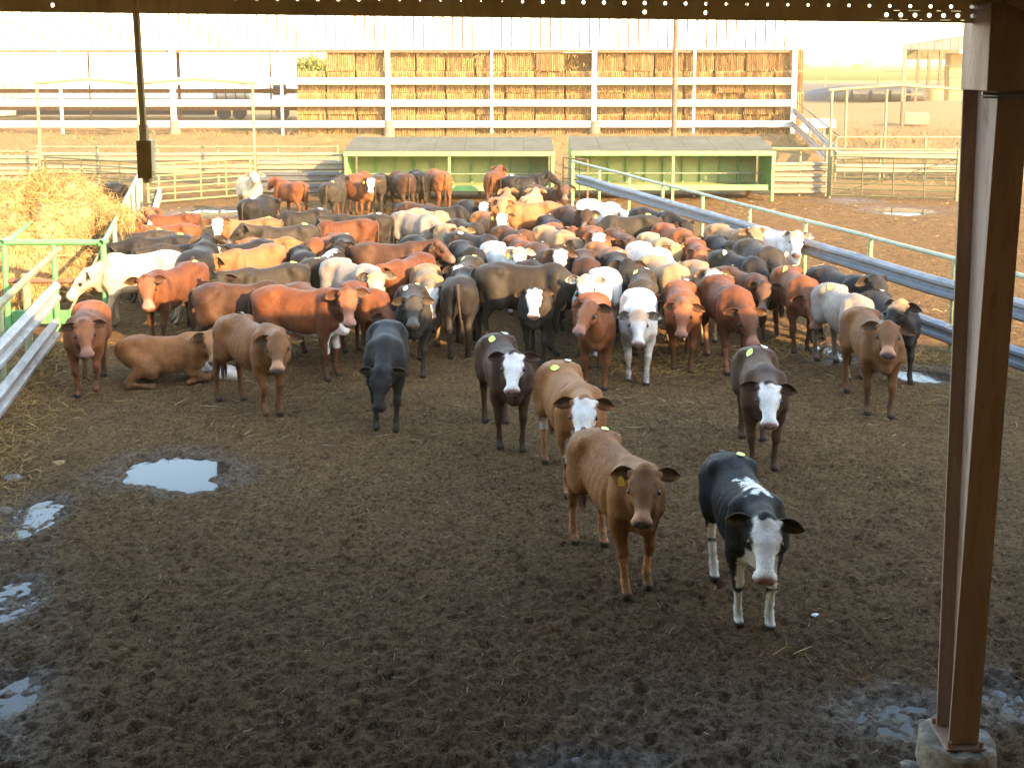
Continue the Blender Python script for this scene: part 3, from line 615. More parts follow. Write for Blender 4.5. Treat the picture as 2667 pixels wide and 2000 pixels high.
# ------------------------------------------------------------------ two green feed shelters
def shelter(label, xl, xr, Y, dep):
    o = empty('feed_shelter', ((xl + xr) / 2, Y, 0), label, 'shelter', 'green feed shelters'); ze, zbk = 1.50, 1.86
    # roof sheets
    nsh = 7; w = (xr - xl + 0.1) / nsh
    for k in range(nsh):
        a = xl - 0.05 + k * w; b_ = a + w - 0.008; mb = MB(); t = 0.02
        mb.add([(a, Y - 0.15, ze + 0.07), (b_, Y - 0.15, ze + 0.07), (b_, Y + dep, zbk), (a, Y + dep, zbk), (a, Y - 0.15, ze + 0.07 + t), (b_, Y - 0.15, ze + 0.07 + t), (b_, Y + dep, zbk + t), (a, Y + dep, zbk + t)], [(3, 2, 1, 0), (4, 5, 6, 7), (0, 1, 5, 4), (1, 2, 6, 5), (2, 3, 7, 6), (3, 0, 4, 7)])
        mb.build('roof_sheet', M_SHR, o)
    mb = MB(); mb.box(((xl + xr) / 2, Y - 0.17, ze), (xr - xl + 0.14, 0.035, 0.14)); mb.build('fascia_board', M_SHG, o, bevel=0.005)
    for x_ in (xl, (xl + xr) / 2, xr):
        mb = MB(); mb.box((x_, Y - 0.10, (ze - 0.07) / 2), (0.085, 0.07, ze - 0.072)); mb.build('post', M_SHG, o, bevel=0.005)
    for x_ in (xl - 0.03, xr + 0.03):
        mb = MB(); t = 0.025; mb.add([(x_ - t, Y - 0.06, 0.32), (x_ - t, Y + dep - 0.02, 0.32), (x_ - t, Y + dep - 0.02, zbk - 0.02), (x_ - t, Y - 0.06, ze + 0.05), (x_ + t, Y - 0.06, 0.32), (x_ + t, Y + dep - 0.02, 0.32), (x_ + t, Y + dep - 0.02, zbk - 0.02), (x_ + t, Y - 0.06, ze + 0.05)], [(0, 1, 2, 3), (7, 6, 5, 4), (0, 4, 5, 1), (1, 5, 6, 2), (2, 6, 7, 3), (3, 7, 4, 0)])
        mb.build('side_wall', M_SHG, o)
    npn = 10; w = (xr - xl - 0.1) / npn
    for k in range(npn):
        mb = MB(); mb.box((xl + 0.05 + (k + 0.5) * w, Y + dep - 0.06, 0.98), (w - 0.012, 0.03, 1.64)); mb.build('back_panel', M_SHP, o)
    for k in range(1, npn, 1):
        mb = MB(); mb.box((xl + 0.05 + k * w, Y + dep - 0.14, 0.95), (0.07 if k % 2 else 0.045, 0.1, 1.6)); mb.build('stud', M_SHG, o)
    mb = MB(); mb.box(((xl + xr) / 2, Y + dep * 0.5, 0.36), (xr - xl - 0.12, dep - 0.25, 0.05)); mb.build('trough_floor', M_SHP, o)
    mb = MB(); mb.box(((xl + xr) / 2, Y - 0.02, 0.42), (xr - xl - 0.2, 0.05, 0.17)); mb.build('trough_edge', M_SHG, o, bevel=0.004)
    mb = MB(); mb.tube([(xl + 0.05, Y + dep * 0.6, 0.75), (xr - 0.05, Y + dep * 0.6, 0.75)], 0.025, 8); mb.build('feed_rail', M_GREENG, o, smooth=True)
    for x_ in np.linspace(xl + 0.5, xr - 0.5, 4):
        mb = MB(); mb.box((x_, Y + dep * 0.5, 0.165), (0.1, 0.1, 0.34)); mb.build('leg', M_RUST, o)
    return o
shelter('left one of the two long green feed shelters', XA(905, 31.6), XA(1438, 31.6), 31.6, 1.9)
shelter('right one of the two long green feed shelters', XA(1492, 31.8), XA(2008, 31.8), 31.8, 1.9)

# ------------------------------------------------------------------ hay barn
BY = 58.8
barn = empty('hay_barn', (XA(1030, BY), BY, 0), 'long open hay barn with blazing white upper cladding and barrier rails', 'barn')
bx0, bx1 = XA(-420, BY, 5), XA(2072, BY, 5); w = 0.555; k = 0; x_ = bx0
sheet = MB(); sheet.add([(0.0, 0, 0), (0.0, 0, 3.1), (0.465, -0.02, 3.1), (0.465, -0.02, 0), (0.485, 0.02, 0), (0.485, 0.02, 3.1), (0.015, -0.02, 0), (0.015, -0.02, 3.1), (0, .03, 0), (.485, .03, 0), (.485, .03, 3.1), (0, .03, 3.1)], [(6, 3, 2, 7), (0, 6, 7, 1), (3, 4, 5, 2), (8, 11, 10, 9), (1, 7, 2, 5, 10, 11), (0, 8, 9, 4, 3, 6)])
sme = raw_mesh('cladding_sheet', sheet.V, sheet.F)
while x_ < bx1 - 0.3:
    o = link('cladding_sheet', sme, M_CLAD, barn); o.location = (x_ - barn.location.x, 0, 5.0); x_ += w
bx1 = x_
mb = MB(); mb.box(((bx0 + bx1) / 2, BY + 0.09, 6.6), (bx1 - bx0 - 0.02, 0.02, 3.0)); mb.build('cladding_backing', M_RUST, barn)
mb = MB(); mb.box(((bx0 + bx1) / 2, BY + 0.12, 4.92), (bx1 - bx0, 0.12, 0.14)); mb.build('eave_beam', M_RUST, barn)
mb = MB(); V = [(bx0, BY - 0.3, 8.1), (bx1, BY - 0.3, 8.1), (bx1, BY + 9.5, 7.2), (bx0, BY + 9.5, 7.2)]; mb.add(V + [(a, b_, c_ + 0.08) for a, b_, c_ in V], [(3, 2, 1, 0), (4, 5, 6, 7), (0, 1, 5, 4), (1, 2, 6, 5), (2, 3, 7, 6), (3, 0, 4, 7)]); mb.build('roof', M_CLAD, barn)
mainx = [XA(p, BY, 2) for p in (-85, 452, 1011, 1547)]; thinx = [XA(p, BY, 2) for p in (160, 735, 1281, 1807)]; endx = XA(2066, BY, 2)
for x_ in mainx + [endx]:
    mb = MB(); mb.box((x_, BY - 0.02, 2.75), (0.26, 0.2, 5.6)); po = mb.build('main_post', M_WHITE, barn)
    if x_ != endx:
        mb = MB(); mb.tube([(x_ + 0.05, BY - 0.05, -0.1), (x_ + 0.05, BY - 0.05, 1.0)], [0.33, 0.30], 12); mb.build('concrete_base', M_CONC, barn, smooth=True)
for x_ in thinx:
    mb = MB(); mb.box((x_, BY - 0.02, 2.7), (0.13, 0.1, 5.4)); mb.build('thin_post', M_WHITE, barn)
allx = sorted([bx0] + mainx + thinx + [endx])
for a, b_ in zip(allx[:-1], allx[1:]):
    for z_ in (3.22, 1.98, 0.78): wrail(barn, (b_, BY - 0.16), (a, BY - 0.16), z_, M_GALVW, h=1.32, segs=2)
for z_, hh_ in ((2.42, 0.3), (1.35, 0.42)):   # dark rails on the far side
    mb = MB(); mb.box(((bx0 + XA(790, BY + 9, 2)) / 2, BY + 9, z_), (XA(790, BY + 9, 2) - bx0, 0.08, hh_)); mb.build('far_rail', M_RUST, barn)
for p in (-200, 233, 466, 705):
    mb = MB(); mb.box((XA(p, BY + 9, 2), BY + 9.1, 3.6), (0.2 if p == 466 else 0.08, 0.12, 7.2)); mb.build('far_post', M_RUST, barn)

# hay bales stacked in the barn: each one a thing
def bale_mesh(seed):
    random.seed(seed); mb = MB(); nfl = 15; W, Hh, Dp = 1.60, 1.22, 1.1; prev = None
    cols = []
    for k in range(nfl + 1):
        x_ = -W / 2 + W * k / nfl; cols.append(x_ + (random.uniform(-0.02, 0.02) if 0 < k < nfl else 0))
    rows = [0, 0.12, 0.5, 0.88, 1.0]
    V = []; F = []
    grid = {}
    for k in range(2 * nfl):           # two columns per flake: groove and crest
        kk = k // 2; x_ = cols[kk] + (cols[kk + 1] - cols[kk]) * (0.10 if k % 2 == 0 else 0.66)
        dd = random.uniform(0.0, 0.06) if k % 2 else random.uniform(0.13, 0.24)
        for j, r_ in enumerate(rows):
            ed = 0.03 if j in (0, 4) else 0
            grid[(k, j)] = len(V); V.append((x_ * (0.985 if j in (0, 4) else 1), dd + ed + random.uniform(-0.025, 0.025), Hh * r_ + (random.uniform(-0.03, 0.0) if j == 4 else 0)))
    for k in range(2 * nfl - 1):
        for j in range(4): F.append((grid[(k, j)], grid[(k + 1, j)], grid[(k + 1, j + 1)], grid[(k, j + 1)]))
    b0 = len(V); V += [(-W / 2, 0.12, 0), (W / 2, 0.12, 0), (W / 2, 0.12, Hh), (-W / 2, 0.12, Hh), (-W / 2, Dp, 0), (W / 2, Dp, 0), (W / 2, Dp, Hh), (-W / 2, Dp, Hh)]
    F += [(b0, b0 + 4, b0 + 5, b0 + 1), (b0 + 3, b0 + 2, b0 + 6, b0 + 7), (b0, b0 + 3, b0 + 7, b0 + 4), (b0 + 1, b0 + 5, b0 + 6, b0 + 2), (b0 + 4, b0 + 7, b0 + 6, b0 + 5), (b0, b0 + 1, b0 + 2, b0 + 3)]
    me = raw_mesh('hay_bale', V, F, False); me.materials.append(M_BALE); return me
BM = [bale_mesh(100 + k) for k in range(6)]
random.seed(12)
ORD = ['first', 'second', 'third', 'fourth', 'fifth', 'sixth', 'seventh', 'eighth', 'ninth', 'tenth', 'eleventh', 'twelfth', 'thirteenth', 'fourteenth', 'fifteenth', 'sixteenth', 'seventeenth', 'eighteenth', 'nineteenth', 'twentieth']
xs0 = XA(783, BY + 1.5, 2); xe = XA(2058, BY + 1.5, 2)
for row in range(4):
    x_ = xs0 + 0.83 + (0.0 if row % 2 == 0 else 0.0) + (1.72 if row == 3 else 0); z_ = 0.08 + row * 1.245; n_ = 0
    while x_ + 0.83 < xe + 0.5:
        if not (row == 3 and abs(x_ - XA(1520, BY + 1.5, 4.5)) < 0.8):
            o = link('hay_bale', random.choice(BM), M_BALE); o.location = (x_ + random.uniform(-0.03, 0.03), BY + 0.16 + random.uniform(-0.03, 0.42), z_); o.rotation_euler = (random.uniform(-.012, .012), random.uniform(-0.012, 0.012), random.uniform(-0.03, 0.03))
            rn = ('bottom row', 'second row up', 'third row up', 'top row')[row]
            tag(o, 'golden hay bale in the barn, %s, %s from the left' % (rn, ORD[n_]), 'hay bale', 'hay bales stacked in the barn'); n_ += 1
        x_ += 1.72
n = 7000; x = rng.uniform(xs0, xe, n); z = rng.uniform(0.1, 5.0, n); ok = (z < 3.85) | (x > xs0 + 1.8); x, z = x[ok], z[ok]; n = len(x)
D_ = rng.normal(0, 0.5, (n, 3)); D_[:, 2] -= 0.9; D_[:, 1] -= 0.25
strand_mesh('hanging_hay', np.stack([x, np.full(n, BY + 0.22) + rng.uniform(-0.06, 0.2, n), z], 1), D_, rng.uniform(0.10, 0.32, n), rng.uniform(0.008, 0.02, n), rng.normal(0, 0.15, n), M_HAY, sag=0.3, lab='loose hay hanging off the front of the bale stack', cat='hay')
# dark second layer of bales behind closes the gaps
mb = MB(); mb.box(((xs0 + xe) / 2 + 0.8, BY + 3.4, 2.5), (xe - xs0 - 1.8, 2.0, 4.7)); o = mb.build('bale_stack', M_BALE); tag(o, 'shadowed hay stack filling the barn behind the front bales', 'hay stack')

# barrier wings running down from the barn's right corner
wg = empty('barrier_ramp', (XA(2120, 49.5), 49.5, 0), 'pair of grey barriers slanting down from the right barn corner', 'barrier')
pa, pb = AT(2066, 288, BY), AT(2190, 408, 38.4)
mb = MB(); mb.profile(pa, pb, [(a, b_ * 1.2) for a, b_ in WBEAM], segs=4, wob=0.01); mb.build('upper_barrier', M_GALV, wg, smooth=True)
pa2, pb2 = AT(2062, 322, BY), AT(2150, 408, 39.6); mb = MB(); mb.profile(pa2, pb2, [(a, b_ * 1.2) for a, b_ in WBEAM], segs=4, wob=0.01); mb.build('lower_barrier', M_GALV, wg, smooth=True)
mb = MB(); mb.tube([AT(2070, 262, BY), AT(2195, 362, 39.6)], 0.04, 8); mb.build('hand_pipe', M_RUST, wg, smooth=True)
for p, t in ((2114, 0.42), (2152, 0.70)):
    c_ = pa.lerp(pb, t); mb = MB(); mb.tube([(c_.x + 0.1, c_.y + 0.1, -0.1), (c_.x + 0.1, c_.y + 0.1, c_.z + 0.35)], 0.06, 8); mb.build('post', M_PALE, wg, smooth=True)

# ------------------------------------------------------------------ far things
ws = empty('white_shed', (XA(300, 93), 93, 0), 'long white shed wall seen through the left part of the barn', 'shed')
a, b_ = XA(-350, 93, 3), XA(772, 93, 3); nsh = 24; w = (b_ - a) / nsh
for k in range(nsh):
    mb = MB(); mb.box((a + (k + 0.5) * w, 93, 2.9), (w - 0.03, 0.15, 5.9)); mb.build('wall_panel', M_CLAD, ws)
mb = MB(); mb.box(((a + b_) / 2, 96.5, 5.98), (b_ - a + 0.4, 9, 0.12)); mb.build('roof', M_CLAD, ws)
# flat-bed trailer in front of it
tr = empty('flatbed_trailer', (XA(330, 79.3), 79.3, 0), 'long pale flatbed trailer parked behind the barn at left', 'trailer')
a, b_ = XA(50, 79.3, 1.4), XA(575, 79.3, 1.4)
mb = MB(); mb.box(((a + b_) / 2, 79.3, 1.38), (b_ - a, 2.4, 0.35)); mb.build('deck', M_PALE, tr)
mb = MB(); mb.box(((a + b_) / 2, 79.3, 1.05), (b_ - a - 0.6, 1.0, 0.28)); mb.build('chassis_beam', M_RUST, tr)
mb = MB(); mb.box(((a + b_) / 2, 78.3, 0.62), (b_ - a - 0.4, 0.06, 0.62)); mb.build('underbody_shade', M_TYRE, tr)  # dark strip stands in for the underbody and its shadow
tk = empty('tanker_truck', (XA(690, 78.7), 78.7, 0), 'white tanker truck parked behind the barn beside the hay', 'truck')
a = XA(560, 78.7, 2); b_ = XA(655, 78.7, 2); mb = MB(); mb.tube([(a, 78.7, 2.25), (b_, 78.7, 2.25)], 0.85, 20); mb.build('tank', M_WHITE, tk, smooth=True)
for k in range(4):
    x_ = a + 0.3 + k * (b_ - a - 0.6) / 3; mb = MB(); mb.tube([(x_ - 0.04, 78.7, 2.25), (x_ + 0.04, 78.7, 2.25)], 0.875, 20); mb.build('tank_band', M_GALV, tk, smooth=True)
c_ = XA(735, 78.7, 1.5); mb = MB(); mb.add([(c_ - 1.3, 77.7, 0.7), (c_ + 1.3, 77.7, 0.7), (c_ + 1.3, 80.6, 0.7), (c_ - 1.3, 80.6, 0.7), (c_ - 1.3, 77.7, 2.9), (c_ + 0.7, 77.7, 2.9), (c_ + 0.7, 80.6, 2.9), (c_ - 1.3, 80.6, 2.9), (c_ + 1.3, 77.7, 1.75), (c_ + 1.3, 80.6, 1.75)], [(3, 2, 1, 0), (4, 5, 6, 7), (0, 1, 8, 5, 4), (2, 3, 7, 6, 9), (3, 0, 4, 7), (1, 2, 9, 8), (8, 9, 6, 5)]); mb.build('cab', M_WHITE, tk)
mb = MB(); mb.box((c_ + 0.05, 77.685, 2.25), (1.0, 0.02, 0.75)); mb.build('side_window', M_GLASS, tk)
mb = MB(); mb.box(((a + c_) / 2, 78.7, 1.0), (c_ - a + 2, 0.9, 0.3)); mb.build('chassis', M_TYRE, tk)
for x_ in (a + 0.9, a + 2.1, c_ + 0.2):
    mb = MB(); mb.tube([(x_, 77.6, 0.52), (x_, 77.9, 0.52)], 0.52, 16); mb.build('wheel', M_TYRE, tk, smooth=True)
dt = empty('dark_container', (XA(10, 83.6), 83.6, 0), 'dark box container at the far left behind the barn', 'container')
mb = MB(); mb.box((XA(-12, 83.6, 2), 83.6, 1.35), (3.8, 2.4, 2.6)); mb.build('container_body', M_ROOFD, dt)
for k in range(3):
    mb = MB(); mb.box((XA(18 + k * 19, 82.3, 2) - 0.2, 82.35, 1.5), (0.08, 0.06, 2.0)); mb.build('container_rib', M_PALE, dt)
# bush between white shed and bales
def leafy(name, label, c, rx, ry, rz, n, mat, lw=0.12, group=None, cat='bush'):
    o = empty(name, (c[0], c[1], 0), label, cat, group)
    mb = MB()
    for q in range(5): mb.tube([(c[0], c[1], -0.1), (c[0] + random.uniform(-.4, .4) * rx, c[1] + random.uniform(-.4, .4) * ry, c[2] + random.uniform(0.0, .6) * rz)], [0.07 * rz + 0.02, 0.01], 6)
    mb.build('trunk', M_RUST, o)
    d = rng.normal(size=(n, 3)); d /= np.linalg.norm(d, axis=1)[:, None]; rr_ = rng.random((n, 1)) ** 0.45
    lump = 0.75 + 0.4 * fbm2(d[:, 0] * 3 + 5, d[:, 1] * 3 + d[:, 2] * 2.3, 81, 3)
    P = d * rr_ * lump[:, None] * np.array([rx, ry, rz]) + np.array(c)
    st = strand_mesh('crown', P, rng.normal(size=(n, 3)), rng.uniform(lw * 1.2, lw * 2.6, n), rng.uniform(lw * 0.5, lw, n), rng.normal(0, 0.15, n), mat, parent=o); return o
M_LEAF = straw_mat('bush_leaf', [(0.0, (0.07, 0.10, 0.02)), (0.6, (0.15, 0.18, 0.035)), (1.0, (0.26, 0.27, 0.07))])
leafy('bush', 'bright green bush between the white shed and bales', (XA(815, 102, 4), 102, 3.0), 3.2, 2, 2.6, 4200, M_LEAF, 0.16)
for k, (p, Y, r_, h_) in enumerate(((2232, 557, 6, 3), (2258, 1115, 8, 6), (2178, 1300, 9, 5), (2312, 1490, 7, 5), (2085, 620, 9, 2.6))):
    lab = ['low round bush standing alone in the green field', 'largest distant tree on the horizon above the field', 'leftmost tiny tree on the horizon', 'rightmost tiny tree on the horizon', 'low dark bush in the field beside the barn corner'][k]
    leafy('tree', lab, (XA(p, Y, 3), Y, h_ * 0.55), r_ * 0.6, r_ * 0.4, h_ * 0.55, 500, M_LEAF, r_ * 0.12, cat='tree')

# right background: second shed with hay, silage heap, troughs
s2 = empty('pole_shed', (XA(2420, 99), 99, 0), 'far open shed with pale sloping gable and red posts', 'shed')
fy = 99.0; gx0, gx1 = XA(2351, fy, 5), XA(2640, fy, 5); nsh = 14; w = (gx1 - gx0) / nsh; zg = 5.5; rise = 4.6 / (XA(2640, fy, 5) - XA(2351, fy, 5)) * 0.55
gz0 = gz1(XA(2420, fy), fy)
for k in range(nsh):
    a = gx0 + k * w; b_ = a + w - 0.03; z0_, z1_ = zg + 0.42 + (a - gx0) * 0.155, zg + 0.42 + (b_ - gx0) * 0.155; mb = MB()
    mb.add([(a, fy, zg), (b_, fy, zg), (b_, fy, z1_), (a, fy, z0_), (a, fy + 0.08, zg), (b_, fy + 0.08, zg), (b_, fy + 0.08, z1_), (a, fy + 0.08, z0_)], [(0, 1, 2, 3), (7, 6, 5, 4), (0, 4, 5, 1), (1, 5, 6, 2), (2, 6, 7, 3), (3, 7, 4, 0)]); mb.build('gable_sheet', M_GABLE, s2)
mb = MB(); V = [(gx0 - 0.3, fy - 0.2, zg + 0.40), (gx1, fy - 0.2, zg + 0.40 + (gx1 - gx0) * 0.155), (gx1, fy + 15, zg + 0.40 + (gx1 - gx0) * 0.155), (gx0 - 0.3, fy + 15, zg + 0.40)]
mb.add(V + [(a, b_, c_ + 0.06) for a, b_, c_ in V], [(3, 2, 1, 0), (4, 5, 6, 7), (0, 1, 5, 4), (1, 2, 6, 5), (2, 3, 7, 6), (3, 0, 4, 7)]); mb.build('roof', M_GALV, s2)
for p, yy, m_ in ((2354, 99.2, M_RED), (2390, 114, M_RUST), (2418, 114, M_RUST), (2448, 114, M_RUST)):
    x_ = XA(p, yy, 3); mb = MB(); mb.box((x_, yy, 2.9), (0.3, 0.25, 6.0)); mb.build('post', m_, s2)
mb = MB(); mb.box((XA(2410, 114, 3), 113.9, 3.3), (9, 0.06, 0.12)); mb.build('girt', M_RUST, s2)
mb = MB(); mb.box((XA(2425, 114, 5), 114, 5.3), (6.2, 0.1, 1.4)); mb.build('end_sheet', M_SHR, s2)
rg = empty('red_rail', (XA(2372, 98.4), 98.4, 0), 'short red pipe railing at the corner of the far shed', 'railing')
for z_ in (1.9, 0.9): mb = MB(); mb.tube([(XA(2354, 98.4, 2), 98.4, z_ + gz0), (XA(2402, 98.4, 2), 98.4, z_ + gz0)], 0.08, 6); mb.build('rail', M_RED, rg)
for p in (2356, 2384): mb = MB(); mb.tube([(XA(p, 98.4, 1), 98.4, -0.1), (XA(p, 98.4, 1), 98.4, 2.1 + gz0)], 0.08, 6); mb.build('upright', M_RED, rg)
# straw stack and round bale
mb = MB(); random.seed(4)
st = empty('straw_stack', (XA(2490, 103), 103, 0), 'tall straw stack inside the far shed', 'straw stack')
for r_ in range(4):
    for k in range(3):
        mb = MB(); mb.box((XA(2464, 103, 3) + 1.25 + k * 2.45, 103 + random.uniform(-.1, .1), gz0 + 0.6 + r_ * 1.22), (2.4, 1.3, 1.2)); mb.build('bale', M_BALE, st, bevel=0.08)
rb = MB(); c_ = Vector((XA(2432, 93, 1), 93, gz1(XA(2432, 93), 93) - 0.05)); rb.tube([c_, c_ + Vector((0, 0, 0.08)), c_ + Vector((0, 0, 1.2)), c_ + Vector((0, 0, 1.45)), c_ + Vector((0, 0, 1.5))], [0.78, 0.80, 0.82, 0.80, 0.72], 20); o = rb.build('round_bale', M_BALE, smooth=True); tag(o, 'single round straw bale on the sand before the far shed', 'round bale')
# silage heap under grey sheet with tyres on it
SH = Vector((XA(2290, 117.7, 1), 117.7, 0)); sh = empty('silage_heap', SH, 'low grey sheeted silage heap behind the wrapped bales', 'silage heap')
nu2, nv2 = 40, 12; A_, T_ = np.meshgrid(np.linspace(0, 2 * math.pi, nu2, endpoint=False), np.linspace(0, 1, nv2), indexing='ij')
h2 = np.stack([np.cos(A_) * np.cos(T_ * 1.57) ** 0.6 * 9.0, np.sin(A_) * np.cos(T_ * 1.57) ** 0.6 * 4, np.sin(T_ * 1.57) * 1.5 * (1 + 0.3 * fbm2(A_ * 3, T_ * 3, 91, 3))], -1)
ii3 = np.arange(nu2 * nv2).reshape(nu2, nv2); q = np.stack([ii3[:, :-1], np.roll(ii3, -1, 0)[:, :-1], np.roll(ii3, -1, 0)[:, 1:], ii3[:, 1:]], -1).reshape(-1, 4)
link('plastic_sheet', np_mesh('plastic_sheet', h2.reshape(-1, 3), q), M_SILO, sh)
for k in range(6):
    x_ = SH.x - 6.2 + k * 2.1; mb = MB(); zc = 0.72; mb.tube([(x_ - 0.85, SH.y - 5.2, zc), (x_ - 0.8, SH.y - 5.2, zc), (x_ + 0.8, SH.y - 5.2, zc), (x_ + 0.85, SH.y - 5.2, zc)], [0.55, 0.68, 0.68, 0.55], 14)
    o = mb.build('wrapped_bale', M_SILO, smooth=True); tag(o, 'grey wrapped silage bale, %s from the left in the far row' % ORD[k], 'wrapped bale', 'grey wrapped bales in a row')
# white water trough with a white drum
tr2 = empty('water_trough', (XA(2130, 62), 62, 0), 'long white water trough right of the barn corner', 'trough')
a, b_ = XA(2084, 62, 1), XA(2172, 62, 1); mb = MB(); mb.box(((a + b_) / 2, 62, 0.62 + gz1((a + b_) / 2, 62) * 0.3), (b_ - a, 0.9, 0.5)); mb.build('basin', M_WHITE, tr2, bevel=0.04)
for x_ in (a + 0.25, b_ - 0.25): mb = MB(); mb.box((x_, 62, 0.18), (0.25, 0.7, 0.44)); mb.build('foot', M_CONC, tr2)
dr = MB(); c_ = Vector((XA(2098, 58, .6), 58, 0.5)); dr.tube([c_ + Vector((-0.3, 0, 0)), c_ + Vector((-0.26, 0, 0)), c_ + Vector((0.26, 0, 0)), c_ + Vector((0.3, 0, 0))], [0.2, 0.26, 0.26, 0.2], 16); o = dr.build('drum', M_WHITE, smooth=True); tag(o, 'small white drum lying before the water trough', 'drum')
o = MB().box((XA(2382, 69.4, 0.5), 69.4, 0.55), (1.7, 0.8, 0.8)).build('feed_box', M_CONC, bevel=0.03); tag(o, 'low dark feed box standing in the dry grass at right', 'box')
wp = empty('wooden_post', (XA(2348, 68.8), 68.8, 0), 'short weathered post beside the feed box', 'post'); mb = MB(); mb.tube([(XA(2348, 68.8), 68.8, -.1), (XA(2348, 68.8), 68.8, 1.7)], 0.12, 8); mb.build('post_shaft', M_RUST, wp)
bs = empty('bar_stand', (XA(2148, 149), 149, 0), 'thin mast carrying a long dark horizontal bar by the field', 'stand')
mb = MB(); mb.tube([(XA(2150, 149, 2), 149, -.2), (XA(2150, 149, 2), 149, 3.2)], 0.07, 6); mb.build('mast', M_PALE, bs)
mb = MB(); mb.box((XA(2148, 149, 3), 149, 3.2), (4.9, 0.3, 0.22)); mb.build('bar', M_GATED, bs)
fs = empty('field_post', (XA(2286, 161), 161, 0), 'lone dark post at the near edge of the green field', 'post'); mb = MB(); mb.tube([(XA(2286, 161), 161, -.2), (XA(2286, 161), 161, 2.2)], 0.16, 6); mb.build('post_shaft', M_RUST, fs)
M_LUMP = worn('lump_white', (0.62, 0.58, 0.52), (0.48, 0.43, 0.37), 0.6, 9, 0.85, bmp=0.8, fine=30)
# plain white lump added by the lying calf, stones and scraps near the camera
def lump(name, label, px, py, r, mat, sq=0.5, cat='stone', z=0):
    c = G(px, py); m = ball_mesh_np(r, sq); o = link(name, m, mat); o.location = (c.x, c.y, gz1(c.x, c.y) + z); tag(o, label, cat); return o
def ball_mesh_np(r, sq):
    A_, T_ = np.meshgrid(np.linspace(0, 2 * math.pi, 14, endpoint=False), np.linspace(-1.5, 1.5, 9), indexing='ij')
    d = 1 + 0.28 * fbm2(np.cos(A_) * 2 + rng.uniform(0, 50), np.sin(A_) * 2 + T_ * 1.5, 5, 3)
    V = np.stack([np.cos(A_) * np.cos(T_) * d, np.sin(A_) * np.cos(T_) * d * 0.75, np.sin(T_) * d * sq], -1) * r
    i4 = np.arange(14 * 9).reshape(14, 9); q = np.stack([i4[:, :-1], np.roll(i4, -1, 0)[:, :-1], np.roll(i4, -1, 0)[:, 1:], i4[:, 1:]], -1).reshape(-1, 4)
    return np_mesh('lump', V.reshape(-1, 3), q)
lump('plastic_scrap', 'small white plastic scrap in the muck right of the black calf', 2125, 1597, 0.035, M_WHITE, 0.35, 'scrap')
lump('stone', 'flat pale stone beside the concrete footing', 2372, 1990, 0.08, M_CONC, 0.4)
lump('stone', 'pale stone at the foot of the left barrier', 30, 1250, 0.10, M_CONC, 0.5, z=-0.02)
lump('stone', 'small pale stone below the left barrier near the edge', 12, 1330, 0.08, M_CONC, 0.5, z=-0.02)
lump('stone', 'flat pale stone in the wet muck left of the puddle', 150, 1203, 0.07, M_BALE, 0.35)
sk = MB(); c_ = G(590, 985); o = link('white_lump', ball_mesh_np(0.20, 0.6), M_LUMP); o.location = (c_.x, c_.y, 0.06); tag(o, 'white crumpled lump on the ground behind the lying calf', 'sack')
# twist of straw in the foreground
n = 5; c_ = G(2050, 1700)
strand_mesh('straw_twist', np.array([c_.x, c_.y, 0.02]) + rng.normal(0, 0.03, (n, 3)) * np.array([1, 1, 0.2]), flat_dirs(n, 0.15), rng.uniform(0.12, 0.25, n), np.full(n, 0.007), rng.normal(0, 0.2, n), M_HAY, lab='pale twist of straw on the muck left of the column', cat='straw twist', kind='thing')
# ------------------------------------------------------------------ cattle
def dirv(yaw, pitch):
    return np.array([math.cos(pitch) * math.cos(yaw), math.cos(pitch) * math.sin(yaw), math.sin(pitch)])
_TX = np.array([-0.70, -0.64, -0.56, -0.46, -0.34, -0.15, 0.05, 0.22, 0.38, 0.50, 0.59, 0.66])
_TT = np.array([0.95, 1.03, 1.085, 1.115, 1.12, 1.085, 1.07, 1.08, 1.085, 1.04, 0.96, 0.86])
_TB = np.array([0.86, 0.78, 0.71, 0.655, 0.61, 0.565, 0.53, 0.515, 0.52, 0.55, 0.615, 0.72])
_TW = np.array([0.03, 0.10, 0.165, 0.205, 0.225, 0.245, 0.26, 0.245, 0.205, 0.165, 0.125, 0.05])
_xs = np.linspace(-0.75, 0.75, 301)
def _sm(a):
    v = np.interp(_xs, _TX, a); k = np.hanning(21); k /= k.sum()
    return np.convolve(np.pad(v, 10, mode='edge'), k, 'valid')
_T, _B, _W = _sm(_TT), _sm(_TB), _sm(_TW)

